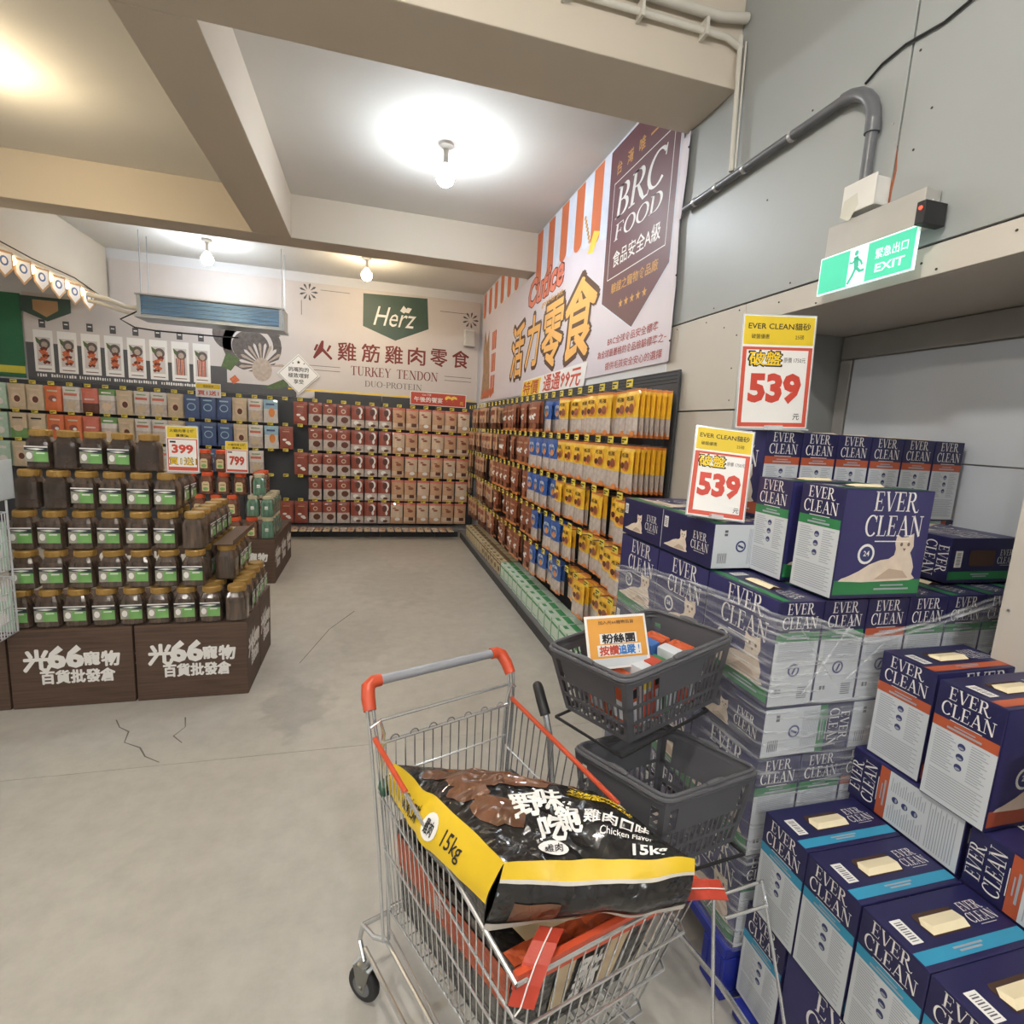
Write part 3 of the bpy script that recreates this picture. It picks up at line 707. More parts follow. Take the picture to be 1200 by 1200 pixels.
# ------------------------------------------------------------------ back wall banner
def bfn(o, u, v, off):
    o = Vector(o); n = u.cross(v).normalized(); return lambda x, y: o + u * x + v * y + n * off
m_banc = mat('banner_cream', (206, 198, 194), .55, var=.015); m_band = mat('banner_dark', (84, 84, 86), .55); m_hz = mat('shield_green', (62, 84, 74), .5); m_ban_r = mat('banner_text_red', (118, 44, 38), .55); m_gr = mat('banner_grey_line', (120, 116, 112), .6)
m_jer = mat('jerky_print', (196, 104, 66), .6, var=.3, scale=40); m_jerd = mat('jerky_dark_print', (112, 52, 34), .6, var=.2, scale=40); m_leaf = mat('leaf_print', (86, 104, 66), .6, var=.2, scale=30); m_tk = mat('turkey_dark_print', (98, 90, 86), .6, var=.25, scale=22); m_tkl = mat('turkey_light_print', (176, 160, 146), .6, var=.15, scale=25)
yb = YB - .022
t = thing('wall_banner', 'long cream printed banner with jerky packs and turkey tendon text on the back wall', 'banner', (0, yb, 0))
b = MB(); b.box((-4.26, 0, 1.95), (1.6, .008, 3.03), m_banc); b.box((-3.30, 0, 3.03), (1.6, .008, 3.55), m_banc); b.build('banner_sheet', t)
o = Vector((0, -.0005, 0)); u, v = X_, Z_
b = MB(); b.rect(-4.26, 1.95, -1.05, 2.09, o, u, v, m_band, .0006); b.rect(-4.26, 2.09, -3.0, 2.42, o, u, v, m_band, .0006); b.rect(-3.0, 2.09, -1.95, 2.3, o, u, v, m_band, .0006)
b.build('dark_strip', t)
b = MB(); x = -4.16
for wlen in (.10, .26, .34, .5, .62):
    k = 0
    while k < wlen: b.rect(x + k, 1.995 + .006 * rnd.random(), x + k + .010 + .012 * rnd.random(), 2.03 + .008 * rnd.random(), o, u, v, m_txt, .0012); k += .028
    x += wlen + .05
b.build('small_white_lettering', t)['kind'] = 'stuff'
for k in range(8):
    cx = -4.07 + k * .2585; b = MB(); w_, z0, z1 = .105, 2.06, 2.58
    b.rect(cx - w_, z0, cx + w_, z1, o, u, v, m_txt, .0016); b.rect(cx - .035, 2.61, cx + .035, 2.71, o, u, v, m_band, .0012); b.rect(cx - .02, 2.665, cx + .02, 2.68, o, u, v, m_txt, .0018)
    b.rect(cx - .075, z0 + .08, cx + .075, z1 - .09, o, u, v, m_banc, .0020)
    b.ell(cx + .01, 2.41, .062, .065, o, u, v, m_tk, .0024); b.ell(cx + .01, 2.40, .035, .038, o, u, v, m_tkl, .0027); b.poly([(cx - .085, 2.49), (cx - .03, 2.45), (cx - .05, 2.4), (cx - .075, 2.43)], o, u, v, m_leaf, .0028)
    for q in range(7):
        px_, pz = cx + rnd.uniform(-.04, .04), 2.18 + q * .028
        if k in (6, 7): v2, f2 = stroke([(cx - .045 + .015 * q, 2.14), (cx - .05 + .016 * q, 2.36)], .011)
        else: v2, f2 = stroke([(px_ - .035, pz - .012), (px_, pz + .01), (px_ + .035, pz - .006)], .036)
        b.add([o + u * a + v * c_ - Y_ * (.0028 + .0002 * q) for a, c_ in v2], f2, m_jer if q % 3 else m_jerd)
    b.rect(cx - .07, z0 + .03, cx + .07, z0 + .04, o, u, v, m_jerd, .0022)
    b.build('printed_pack', t)
b = MB()   # printed turkey
for (cx, cz, rx, rz_) in ((-1.62, 2.62, .38, .36), (-1.9, 2.75, .22, .22)): b.ell(cx, cz, rx, rz_, o, u, v, m_tk, .0012, 26)
b.ell(-1.62, 2.62, .27, .25, o, u, v, m_banc, .0016, 26); b.ell(-1.64, 2.6, .24, .22, o, u, v, m_tk, .0018, 26)
for k in range(15):
    a = R_(200 - k * 15); b.poly([(-1.5, 2.35), (-1.5 + .27 * math.cos(a - .07), 2.35 + .29 * math.sin(a - .07)), (-1.5 + .3 * math.cos(a), 2.35 + .32 * math.sin(a)), (-1.5 + .27 * math.cos(a + .07), 2.35 + .29 * math.sin(a + .07))], o, u, v, m_tkl if k % 2 else m_banc, .002 + .0001 * k)
b.ell(-1.5, 2.3, .13, .16, o, u, v, m_tkl, .004); b.poly([(-1.95, 2.5), (-1.78, 2.42), (-1.9, 2.25), (-2.02, 2.3)], o, u, v, m_leaf, .0042); b.poly([(-1.5, 2.05), (-1.2, 2.2), (-1.15, 2.1), (-1.3, 2.04)], o, u, v, m_leaf, .0042); b.poly([(-1.92, 2.14), (-1.85, 2.2), (-1.79, 2.13), (-1.87, 2.07)], o, u, v, m_jer, .0042)
b.build('printed_turkey', t)
b = MB(); P = [(-.15, 3.03), (.33, 2.86), (.83, 3.08), (.80, 3.53), (-.15, 3.50)]
b.poly(P, o, u, v, m_banc, .0008); b.poly([(x * .97 + .01, (y - 3.2) * .97 + 3.2) for x, y in P], o, u, v, m_hz, .0012)
b.text('Herz', .32, 3.2, .27, o, u, v, m_txt, .62, .0, .0022, shear=.35)
b.poly([(.39, 3.3), (.44, 3.38), (.49, 3.33), (.45, 3.27)], o, u, v, m_txt, .0022); b.poly([(.45, 3.29), (.5, 3.36), (.56, 3.35), (.52, 3.28)], o, u, v, m_txt, .0022)
b.build('shield_emblem', t)
b = MB(); zb = lambda x: 2.64 + (x + .8) * .022
for k, ch in enumerate('火雞筋雞肉零食'):
    cx = -.69 + k * .335; b.text(ch, cx, zb(cx), .255, o, u, v, m_ban_r, .255, .025, .0015)
b.build('red_headline', t); b = MB(); b.serif('TURKEY', -.01, 2.39, .13, o, u, v, m_ban_r, .58, .0015); b.build('red_subtitle', t); b = MB(); b.serif('TENDON', .67, 2.39, .13, o, u, v, m_ban_r, .62, .0015); b.build('red_subtitle', t); b = MB(); b.serif('DUO-PROTEIN', .32, 2.215, .085, o, u, v, m_gr, .84, .0015); b.build('grey_subtitle', t); b = MB()
for (x0, x1) in ((-.92, -.45), (1.08, 1.5)):
    for z in (2.35, 2.41): b.rect(x0, z, x1, z + .009, o, u, v, m_gr, .0012)
b.rect(-.72, 3.46, -.32, 3.468, o, u, v, m_gr, .0012); b.rect(-.98, 3.1, -.97, 3.3, o, u, v, m_gr, .0012); b.rect(.98, 3.36, 1.4, 3.368, o, u, v, m_gr, .0012)
b.build('grey_rules', t)['kind'] = 'stuff'
for (cx, cz) in ((-.88, 3.42), (1.45, 3.28), (-1.38, 2.78)):
    b = MB()
    for k in range(9): a = R_(k * 40); b.poly([(cx + .03 * math.cos(a), cz + .03 * math.sin(a)), (cx + .1 * math.cos(a - .15), cz + .1 * math.sin(a - .15)), (cx + .13 * math.cos(a), cz + .12 * math.sin(a)), (cx + .1 * math.cos(a + .15), cz + .1 * math.sin(a + .15))], o, u, v, m_band, .0014)
    b.build('printed_flower', t)
b = MB(); b.rect(-1.16, 2.055, 1.58, 2.075, o, u, v, m_gold, .0010); b.build('gold_edge', t)
t = thing('diamond_plaque', 'white diamond plaque with dark lettering left of the red headline', 'sign', (-1.015, YB - .045, 2.27))
b = MB(); vv = [(-.285, 0), (0, -.285), (.285, 0), (0, .285)]
b.add([(x, 0, z) for x, z in vv] + [(x, .012, z) for x, z in vv], [(0, 1, 2, 3), (7, 6, 5, 4), (0, 4, 5, 1), (1, 5, 6, 2), (2, 6, 7, 3), (3, 7, 4, 0)], m_txt)
b.build('plaque', t)
b = MB(); oo = Vector((0, 0, 0))
for s_, mm, of in ((.268, m_gr, .0008), (.26, m_txt, .0012)): b.poly([(-s_, 0), (0, -s_), (s_, 0), (0, s_)], oo, X_, Z_, mm, of)
for k, l in enumerate(('挑嘴狗的', '極致嚐鮮', '享受')): b.text(l, 0, .07 - .085 * k, .065, oo, X_, Z_, m_ink, None, .02, .0016)
b.poly([(x * .028, .17 + y * .028) for x, y in star_pts()], oo, X_, Z_, m_ink, .0016)
for x in (-.075, .075): b.poly([(x + a * .014, .155 + c_ * .014) for a, c_ in star_pts()], oo, X_, Z_, m_ink, .0016)
b.build('lettering', t)
t = thing('green_banner', 'green banner with yellow lower edge at the left picture edge', 'banner', (0, YB - .03, 0))
b = MB(); b.box((-5.6, 0, 1.97), (-4.28, .006, 3.0), mat('banner_green', (44, 108, 72), .55)); b.build('banner_sheet', t)
b = MB(); b.rect(-5.6, 2.02, -4.28, 2.11, (0, 0, 0), X_, Z_, mat('banner_yellow', (206, 196, 70), .55)); b.ell(-4.64, 2.5, .11, .12, (0, 0, 0), X_, Z_, mat('banner_pink', (224, 170, 170), .55)); b.build('printed_edge', t)
t = thing('wall_speaker', 'small white box speaker high on the back wall beside the corner', 'speaker', (1.43, YB - .05, 2.88))
b = MB(); b.bevbox((-.08, -.1, 0), (.08, .02, .24), m_wht, .012); b.build('cabinet', t); b = MB(); b.bevbox((-.068, -.104, .015), (.068, -.098, .225), mat('speaker_mesh', (196, 194, 190), .7, bump=.4, bscale=200), .002); b.build('front_grille', t)

# hanging air unit
m_galv = mat('galvanised', (158, 164, 170), .38, .7, var=.08, scale=3); m_fin = mat('coil_blue', (92, 130, 168), .3, .4, stretch=(1, 60, 60), var=.25); m_insul = mat('pipe_insulation', (206, 204, 196), .7)
t = thing('air_unit', 'long sheet-metal air unit with blue coil hung on rods in the back bay', 'air conditioner', (-1.85, 7.3, 2.7))
b = MB(); b.bevbox((-.79, -.02, .035), (.79, .3, .27), m_galv, .004); b.bevbox((-.80, -.09, .0), (.80, .3, .034), m_galv, .003); b.bevbox((-.80, -.06, .255), (.80, .0, .275), m_galv, .003); b.build('casing', t)
b = MB(); b.box((-.77, -.03, .05), (.77, -.02, .245), m_fin); b.build('coil', t)
b = MB()
for k in range(4): b.bevbox((-.77, -.042, .06 + .048 * k), (.77, -.03, .064 + .048 * k), m_galv, .001)
b.build('louvre', t)
for x in (-.78, .74): b = MB(); b.bevbox((x - .005, -.05, .035), (x + .035, .0, .26), m_galv, .003); b.build('end_plate', t)
for x in (-.76, .76):
    for y in (.03, .26): b = MB(); b.tube([(x, y, .27), (x, y, .98)], .005, m_galv, 6); b.build('hanging_rod', t)
b = MB(); b.tube([(-.79, .1, .12), (-.95, .1, .13), (-1.15, .12, .2), (-1.36, .2, .24)], .028, m_insul, 10); b.tube([(-.79, .16, .06), (-1.0, .14, .08), (-1.2, .14, .14), (-1.36, .2, .17)], .022, m_insul, 10); b.build('pipe', t, True)
b = MB(); b.tube([(-.79, .0, .08), (-.95, -.06, -.04), (-.8, -.08, -.12), (-.6, -.04, -.13), (.0, .2, -.1), (.2, .3, -.08)], .009, m_blk, 6); b.build('drain_cable', t, True)
# festoon of lights along the left beam
t = thing('string_lights', 'row of small warm lights with shield pennants under the left beam', 'lights', (-3.29, 5.9, 2.97))
m_lbulb = mat('festoon_glow', (255, 226, 170), .3, emit=(255, 220, 160), es=16); m_pen = mat('pennant_kraft', (176, 140, 100), .6); m_penw = mat('pennant_white', (216, 216, 220), .5); m_penb = mat('pennant_blue', (70, 96, 150), .5)
b = MB(); b.tube([(-.02, 0, .09), (-.02, .8, .06), (-.02, 1.6, .1), (-.02, 2.2, .07)], .012, m_wpipe, 8); b.tube([(.0, 0, .13), (.01, .7, .1), (.0, 1.5, .12), (.0, 2.2, .04)], .006, m_blk, 6); b.tube([(-.0, 0, .06), (.02, 1.0, .05), (.0, 2.2, .05)], .009, m_wpipe, 8); b.build('cable', t, True)
for k, y in enumerate((.1, .38, .68, .98, 1.3, 1.62)):
    l = MB(); l.lathe([(.01, .05), (.02, .045), (.022, .035)], m_pen, 12, (0, y, 0)); q = l.build('lamp_cap', t, True)
    l = MB(); l.lathe([(.022, .035), (.036, .01), (.036, -.02), (.02, -.042), (.004, -.046)], m_lbulb, 14, (0, y, 0)); l.build('lamp', t, True)
    p = MB(); yy = y + .15; p.poly([(-.075, .05), (.075, .05), (.075, -.1), (0, -.19), (-.075, -.1)], (.01, yy, 0), Vector((.5, .86, 0)).normalized(), Z_, m_pen, .001); p.poly([(-.06, .03), (.06, .03), (.06, -.09), (0, -.165), (-.06, -.09)], (.01, yy, 0), Vector((.5, .86, 0)).normalized(), Z_, m_penw, .003)
    p.ell(0, -.04, .035, .045, (.01, yy, 0), Vector((.5, .86, 0)).normalized(), Z_, m_penb, .005, 12); p.ell(0, -.04, .02, .028, (.01, yy, 0), Vector((.5, .86, 0)).normalized(), Z_, m_penw, .007, 12)
    vsn = len(p.v); p.add([(x - .002, y_ + .003, z) for x, y_, z in p.v], [f[::-1] for f in p.f], m_pen); p.build('pennant', t)
t = thing('dark_emblem', 'dark framed emblem on the banner behind the pennants', 'sign', (-4.0, YB - .05, 2.82))
b = MB(); P = [(-.28, -.02), (0, -.13), (.26, .0), (.26, .16), (-.28, .16)]; b.add([(x, 0, z) for x, z in P] + [(x, .015, z) for x, z in P], [(0, 1, 2, 3, 4), (9, 8, 7, 6, 5)] + [(i, i + 5, (i + 1) % 5 + 5, (i + 1) % 5) for i in range(5)], m_hz); b.build('plate', t)
b = MB(); b.poly([(x * .5, z * .7 + .01) for x, z in P], (0, 0, 0), X_, Z_, m_pen, .001); b.build('printed_motif', t)

# ------------------------------------------------------------------ right wall banner
m_bp = mat('banner_lilac', (214, 206, 214), .42, var=.015, bump=.12, bscale=2.2); m_awn = mat('awning_orange', (206, 112, 70), .5, var=.03); m_aww = mat('awning_white', (214, 220, 232), .5); m_mar = mat('pennant_maroon', (100, 58, 64), .48, var=.05, scale=2); m_gl = mat('banner_gold_text', (206, 152, 78), .5); m_lo = mat('banner_text_maroon', (176, 92, 92), .55)
m_lg = mat('logo_coral', (226, 122, 96), .5); m_yo = mat('headline_yellow', (240, 206, 84), .5); m_yo2 = mat('headline_peach', (240, 182, 100), .5); m_br = mat('headline_outline', (86, 56, 44), .5)
xb = XW - .012
t = thing('awning_banner', 'big printed banner with orange awning stripes and maroon pennant on right wall', 'banner', (0, 0, 0))
b = MB()
b.box((xb, 2.83, 2.09), (xb + .006, 5.55, 3.66), m_bp); b.box((xb, 5.55, 2.07), (xb + .006, 5.86, 3.29), m_bp); b.box((xb, 5.86, 2.05), (xb + .006, 8.25, 3.66), m_bp)
# curled near edge
ee = [(2.83, 0), (2.79, .012), (2.75, .0), (2.72, .03)]
for (z0, z1, w0) in ((2.09, 2.5, 0), (2.5, 2.85, .0), (2.85, 3.06, .03), (3.06, 3.285, 0)):
    b.add([(xb, 2.83, z0), (xb - .004, 2.775 + w0, z0), (xb - .016, 2.735 + w0 * .6, z0), (xb - .016, 2.735 + (.03 if z1 == 2.85 else 0), z1), (xb - .004, 2.775, z1), (xb, 2.83, z1)], [(0, 1, 4, 5), (1, 2, 3, 4)], m_bp)
b.build('banner_sheet', t)
o = Vector((xb, 8.25, 0)); u, v = -Y_, Z_
def yx(y): return 8.25 - y
b = MB()
def stripes(y0, y1, ztop, zlow, w=.18, first=0):
    y = y0; k = first
    while y - w > y1:
        zl = zlow(y - w / 2)
        pts = [(yx(y), ztop), (yx(y), zl + .05)] + [(yx(y - w / 2 + w / 2 * math.cos(a)), zl + .05 - .06 * math.sin(a)) for a in [R_(q * 30) for q in range(1, 6)]] + [(yx(y - w), zl + .05), (yx(y - w), ztop)]
        b = MB(); b.poly(pts, o, u, v, m_awn if k % 2 == 0 else m_aww, .0009 + .0002 * (k % 2)); b.build('awning_stripe', t); y -= w; k += 1
stripes(5.53, 3.72, 3.655, lambda y: 3.13 + .05 * math.sin(y * 3))
stripes(8.2, 5.9, 3.65, lambda y: 3.3)
b = MB(); P = [(3.80, 3.655), (2.845, 3.655), (2.845, 2.65), (3.26, 2.355), (3.78, 2.605)]
b.poly([(yx(y), z) for y, z in P], o, u, v, m_aww, .0016); b.poly([(yx(3.28 + (y - 3.28) * .975), min(3.65, 2.9 + (z - 2.9) * .985)) for y, z in P], o, u, v, m_mar, .002)
b.serif('BRC', yx(3.32), 3.25, .2, o, u, v, m_txt, .66, .0026, .12); b.serif('FOOD', yx(3.32), 3.055, .105, o, u, v, m_txt, .64, .0026, .1)
b.text('食品安全A級', yx(3.31), 2.875, .105, o, u, v, m_txt, .64, .015, .0026); b.text('驗證之寵物食品廠', yx(3.3), 2.68, .07, o, u, v, m_gl, .64, .01, .0026)
for k in range(5): b.poly([(yx(3.45 - .082 * k) + x * .032, 2.55 + y * .032) for x, y in star_pts()], o, u, v, m_gl, .0026)
for k, ch in enumerate('台灣唯一'): b.text(ch, yx(3.64 - .16 * k), 3.49, .085 if ch != '一' else .012, o, u, v, m_gl, None, .01, .0026)
for (y0, z0, y1, z1) in ((3.7, 2.755, 2.92, 2.765), (3.7, 3.40, 3.7, 2.755), (3.7, 3.40, 2.92, 3.40), (2.92, 3.4, 2.92, 2.765)):
    v2, f2 = stroke([(yx(y0), z0), (yx(y1), z1)], .006); b.add([o + u * a + v * c_ - X_ * .0026 for a, c_ in v2], f2, m_txt)
b.build('maroon_pennant', t)
b = MB()
for l, cx, cz, w_ in (('BRC全球食品安全標準', 3.26, 2.315, .70), ('為全球最嚴格的食品檢驗標準之一', 3.27, 2.235, 1.0), ('提供毛孩安全安心的選擇', 3.23, 2.145, .78)): b = MB(); b.text(l, yx(cx), cz, .055, o, u, v, m_lo, w_, .008, .0016); b.build('small_red_lettering', t)
b = MB()
for k, (ch, y0, h_, w_) in enumerate((('活', 6.1, .56, .5), ('力', 5.5, .5, .46), ('零', 4.88, .56, .56), ('食', 4.2, .60, .64))):
    cz = 2.56 + .03 * (k % 2)
    for of, bd, mm, g_ in ((.0020, .085, m_br, 1.1), (.0026, .035, m_yo2, 1.02), (.0032, .018, m_yo, 1.0)):
        if mm is m_yo: continue
        b.text(ch, yx(y0), cz, h_ * g_, o, u, v, mm, w_ * g_, bd, of, shear=.12)
    b.text(ch, yx(y0) + .02, cz + h_ * .25, h_ * .48, o, u, v, m_yo, w_ * .8, .02, .0034, shear=.12) if False else None
b.build('big_headline', t)
b = MB(); b.text('Cutice', yx(5.2), 3.10, .30, o, u, v, m_ban_r, 1.12, .06, .0022, shear=.2, rot=.02); b.text('Cutice', yx(5.2), 3.10, .28, o, u, v, m_lg, 1.08, .025, .0030, shear=.2, rot=.02)
b.text('good for pet', yx(4.95), 2.90, .07, o, u, v, m_gl, .6, .02, .0030, shear=.1); b.build('logo_lettering', t)
b = MB(); b.poly([(yx(5.85), 2.02), (yx(4.0), 2.02), (yx(3.95), 2.22), (yx(5.75), 2.20)], o, u, v, m_txt, .0034)
b.poly([(yx(5.83), 2.025), (yx(5.18), 2.025), (yx(5.12), 2.19), (yx(5.74), 2.185)], o, u, v, m_gold, .0040)
b.text('特價', yx(5.47), 2.11, .14, o, u, v, m_red, .55, .03, .0048, shear=.15); b.text('通通99元', yx(4.56), 2.12, .15, o, u, v, m_pink, .98, .045, .0048, shear=.15); b.build('price_strip', t)
b = MB()   # printed kibble, bone and cat figures far along
for k in range(7): b.ell(yx(4.22) + .02 * k, 3.36 - .035 * k, .022, .018, o, u, v, m_gl, .003, 8)
b.build('printed_kibble', t); b = MB()
b.poly([(yx(4.12), 3.06), (yx(4.02), 3.2), (yx(3.9), 3.16), (yx(4.02), 3.04)], o, u, v, m_yo, .003)
b.build('printed_bone', t); b = MB()
P = [(0, 0), (.1, .5), (.05, .9), (.15, 1.25), (.3, 1.0), (.42, 1.22), (.48, .85), (.55, .5), (.6, 0)]; b.poly([(yx(8.15) + x, 2.1 + z * .8) for x, z in P], o, u, v, mat('printed_fur', (160, 128, 100), .6, var=.25, scale=12), .0016)
for k in range(9): b.rect(yx(7.5) + .09 * (k % 3), 2.15 + .3 * (k // 3), yx(7.43) + .09 * (k % 3), 2.4 + .3 * (k // 3), o, u, v, m_awn if k % 2 else m_jer, .0018)
for k in range(12): b.ell(yx(8.0) + .06 * k, 2.14 + .02 * (k % 3), .05, .05, o, u, v, m_jer, .002 + .0002 * k, 10)
b.build('printed_pictures', t)
b = MB()
for z in (2.2, 2.55, 2.85, 3.2): b.lathe([(.006, 0), (.004, -.004)], m_screw, 8, (xb - .016, 2.74, z), ax='x')
b.build('fixing_screw', t)['kind'] = 'stuff'

# ------------------------------------------------------------------ pouches
def pouch_mesh(name, w, h, d, bands, decals=()):
    """hangs from its top centre (origin); front faces -Y. bands: (fraction from the bottom, material)"""
    b = MB(); NX, NZ = 4, 8
    ed = [0.0]; mats = []
    zs = [k / NZ for k in range(NZ + 1)]
    for f, m in bands: zs.append(f)
    zs = sorted(set(round(z, 4) for z in zs if z <= 1))
    def P(i, z, s):
        x = -w / 2 + w * i / NX
        e = math.sin(PI * i / NX) ** .6 * (math.sin(PI * min(1, max(0, (z * .94 + .0)))) ** .45 if z < .94 else .1)
        return (x * (1 - .03 * math.sin(PI * z)), s * d / 2 * e, -h + h * z)
    for s in (-1, 1):
        for a, c in zip(zs, zs[1:]):
            mm = [m for f, m in bands if (a + c) / 2 < f][0]
            for i in range(NX):
                q = [P(i, a, s), P(i + 1, a, s), P(i + 1, c, s), P(i, c, s)]
                b.add(q if s < 0 else q[::-1], [(0, 1, 2, 3)], mm)
    o = Vector((0, -d / 2 - .0012, -h))
    for kind, cx, cz, rx, rz_, m in decals:
        if kind == 'e': b.ell(cx * w, cz * h, rx * w, rz_ * h, o, X_, Z_, m, .0004 + .0003 * decals.index((kind, cx, cz, rx, rz_, m)), 12)
        elif kind == 'r': b.rect((cx - rx) * w, (cz - rz_) * h, (cx + rx) * w, (cz + rz_) * h, o, X_, Z_, m, .0004 + .0003 * decals.index((kind, cx, cz, rx, rz_, m)))
        else: b.text(kind[1:], cx * w, cz * h, rz_ * h, o, X_, Z_, m, rx * w, .03, .0022, res=1)
    me = b.mesh(name); me.polygons.foreach_set('use_smooth', [True] * len(me.polygons)); return me
def pm(name, rgb, rough=.32, **k): return mat('pouch_' + name, rgb, rough, var=k.pop('var', .06), scale=30, coat=.25, **k)
P_y, P_o, P_c, P_bl, P_br = pm('yellow', (244, 196, 62)), pm('orange', (228, 142, 74)), pm('clear_grey', (200, 188, 180), .2, var=.14), pm('blue', (60, 98, 172)), pm('brown', (150, 88, 62))
P_brd, P_tan, P_tanl, P_red, P_wh, P_kr, P_mint, P_cor, P_grn, P_nv, P_lb = pm('dark_brown', (96, 52, 38), var=.2), pm('tan', (202, 160, 126)), pm('pale', (214, 190, 164)), pm('red', (150, 78, 64)), pm('white', (214, 210, 206)), pm('kraft', (198, 180, 152)), pm('mint', (170, 196, 178)), pm('coral', (206, 112, 92)), pm('leaf', (108, 150, 88)), pm('deep_blue', (70, 90, 136)), pm('light_blue', (150, 186, 206))
P_ora = pm('bright_orange', (214, 112, 64))
PW, PH, PD = .168, .262, .026
PM_ = {
 'yellow': pouch_mesh('yellow_pouch', PW, PH, PD, [(.06, P_o), (.42, P_c), (.95, P_y), (1, P_o)], [('e', 0, .66, .36, .2, P_o), ('e', 0, .7, .3, .15, P_y), ('t毛孩', 0, .8, .5, .09, m_ink), ('e', .12, .6, .17, .1, P_br), ('e', -.16, .58, .13, .07, P_brd), ('e', .3, .08, .16, .06, P_o)]),
 'blue': pouch_mesh('blue_pouch', PW, PH, PD, [(.06, P_o), (.42, P_c), (1, P_bl)], [('e', 0, .68, .34, .18, P_lb), ('e', 0, .69, .27, .14, P_bl), ('t毛孩', 0, .8, .5, .08, m_txt), ('e', .05, .6, .17, .1, P_o), ('e', .3, .08, .16, .06, P_o)]),
 'brown': pouch_mesh('brown_pouch', PW, PH, PD, [(.1, P_o), (.3, P_brd), (1, P_br)], [('r', 0, .78, .3, .03, P_tan), ('e', -.12, .5, .15, .06, m_txt), ('e', .12, .56, .14, .05, m_txt), ('e', .0, .44, .12, .04, m_txt), ('e', .1, .2, .25, .1, P_br)]),
 'rose': pouch_mesh('rose_pouch', PW, PH, PD, [(.3, P_brd), (1, P_tan)], [('r', 0, .75, .3, .1, P_red), ('e', 0, .42, .26, .14, P_c), ('e', .05, .4, .18, .09, P_br)]),
}
QW, QH, QD = .178, .315, .032
PM_.update({
 'tan': pouch_mesh('tan_pouch', QW, QH, QD, [(.1, P_tan), (.32, P_tanl), (.9, P_tan), (1, P_cor)], [('e', .05, .62, .22, .07, P_br), ('e', -.1, .72, .14, .03, P_red), ('r', .12, .24, .2, .08, P_brd)]),
 'tanpale': pouch_mesh('pale_pouch', QW, QH, QD, [(.3, P_tan), (.9, P_tanl), (1, P_cor)], [('e', .0, .66, .2, .05, P_br), ('e', .08, .22, .22, .08, m_txt), ('r', -.2, .75, .12, .03, P_red)]),
 'swirl': pouch_mesh('swirl_pouch', QW, QH, QD, [(.35, P_c), (1, P_red)], [('e', .15, .75, .24, .18, m_txt), ('e', .05, .72, .2, .16, P_brd), ('e', .2, .5, .1, .1, m_txt), ('e', -.1, .2, .2, .1, m_txt), ('e', .1, .12, .2, .06, P_brd)]),
 'redgrey': pouch_mesh('red_clear_pouch', QW, QH, QD, [(.5, P_c), (1, P_red)], [('e', 0, .68, .18, .1, P_tanl), ('e', 0, .68, .12, .06, P_red), ('r', -.2, .9, .12, .02, m_txt), ('e', .1, .3, .28, .14, P_brd)]),
 'red': pouch_mesh('red_pouch', QW, QH, QD, [(1, P_red)], [('e', -.12, .42, .16, .05, m_txt), ('e', .12, .3, .18, .06, m_txt), ('e', .22, .24, .14, .05, m_txt), ('r', 0, .78, .25, .02, P_tan), ('r', .1, .86, .2, .012, P_cor)]),
 'white': pouch_mesh('white_pouch', QW, QH, QD, [(.5, P_c), (1, P_wh)], [('r', 0, .7, .38, .05, P_cor), ('e', 0, .28, .3, .16, P_kr), ('r', 0, .86, .3, .02, P_grn)]),
 'kraft': pouch_mesh('kraft_pouch', QW, QH, QD, [(1, P_kr)], [('e', 0, .45, .3, .2, P_tanl), ('e', .05, .42, .18, .13, P_brd), ('r', 0, .8, .3, .04, P_tanl)]),
 'navy': pouch_mesh('navy_pouch', QW, QH, QD, [(1, P_nv)], [('e', 0, .5, .3, .16, P_lb), ('e', 0, .5, .24, .12, P_nv), ('r', 0, .8, .3, .03, P_lb)]),
 'sky': pouch_mesh('sky_pouch', QW, QH, QD, [(.6, P_wh), (1, P_lb)], [('e', .1, .45, .22, .2, P_o), ('r', 0, .8, .3, .04, P_nv)]),
 'mint': pouch_mesh('mint_pouch', QW, QH, QD, [(.3, P_mint), (1, P_mint)], [('e', .1, .3, .25, .14, P_wh), ('r', 0, .75, .3, .05, P_wh)]),
 'coral': pouch_mesh('coral_pouch', QW, QH, QD, [(.4, P_brd), (1, P_cor)], [('r', 0, .55, .3, .03, P_wh)]),
 'teal': pouch_mesh('teal_pouch', QW, QH, QD, [(.55, P_c), (.75, P_wh), (1, P_grn)], [('e', 0, .3, .3, .15, P_tanl), ('r', 0, .85, .3, .03, m_txt)]),
 'orange': pouch_mesh('orange_pouch', QW, QH, QD, [(1, P_ora)], [('e', 0, .5, .26, .12, P_red), ('e', .1, .45, .12, .06, m_txt), ('r', 0, .8, .3, .03, P_tanl)]),
 'greenkraft': pouch_mesh('green_kraft_pouch', QW, QH, QD, [(.4, P_grn), (1, P_kr)], [('e', 0, .4, .3, .12, P_tanl), ('r', 0, .8, .3, .03, m_ink)]),
})
m_peg = mat('pegboard_charcoal', (66, 68, 72), .6, var=.05); m_hook = mat('hook_steel', (150, 150, 152), .3, .9); m_tag = mat('price_tag_yellow', (226, 206, 80), .5); m_base = mat('shelf_base_dark', (48, 48, 52), .5); m_rail = mat('shelf_rail_grey', (122, 124, 128), .4, .3)
m_hole = mat('peg_hole', (30, 30, 32), .9)
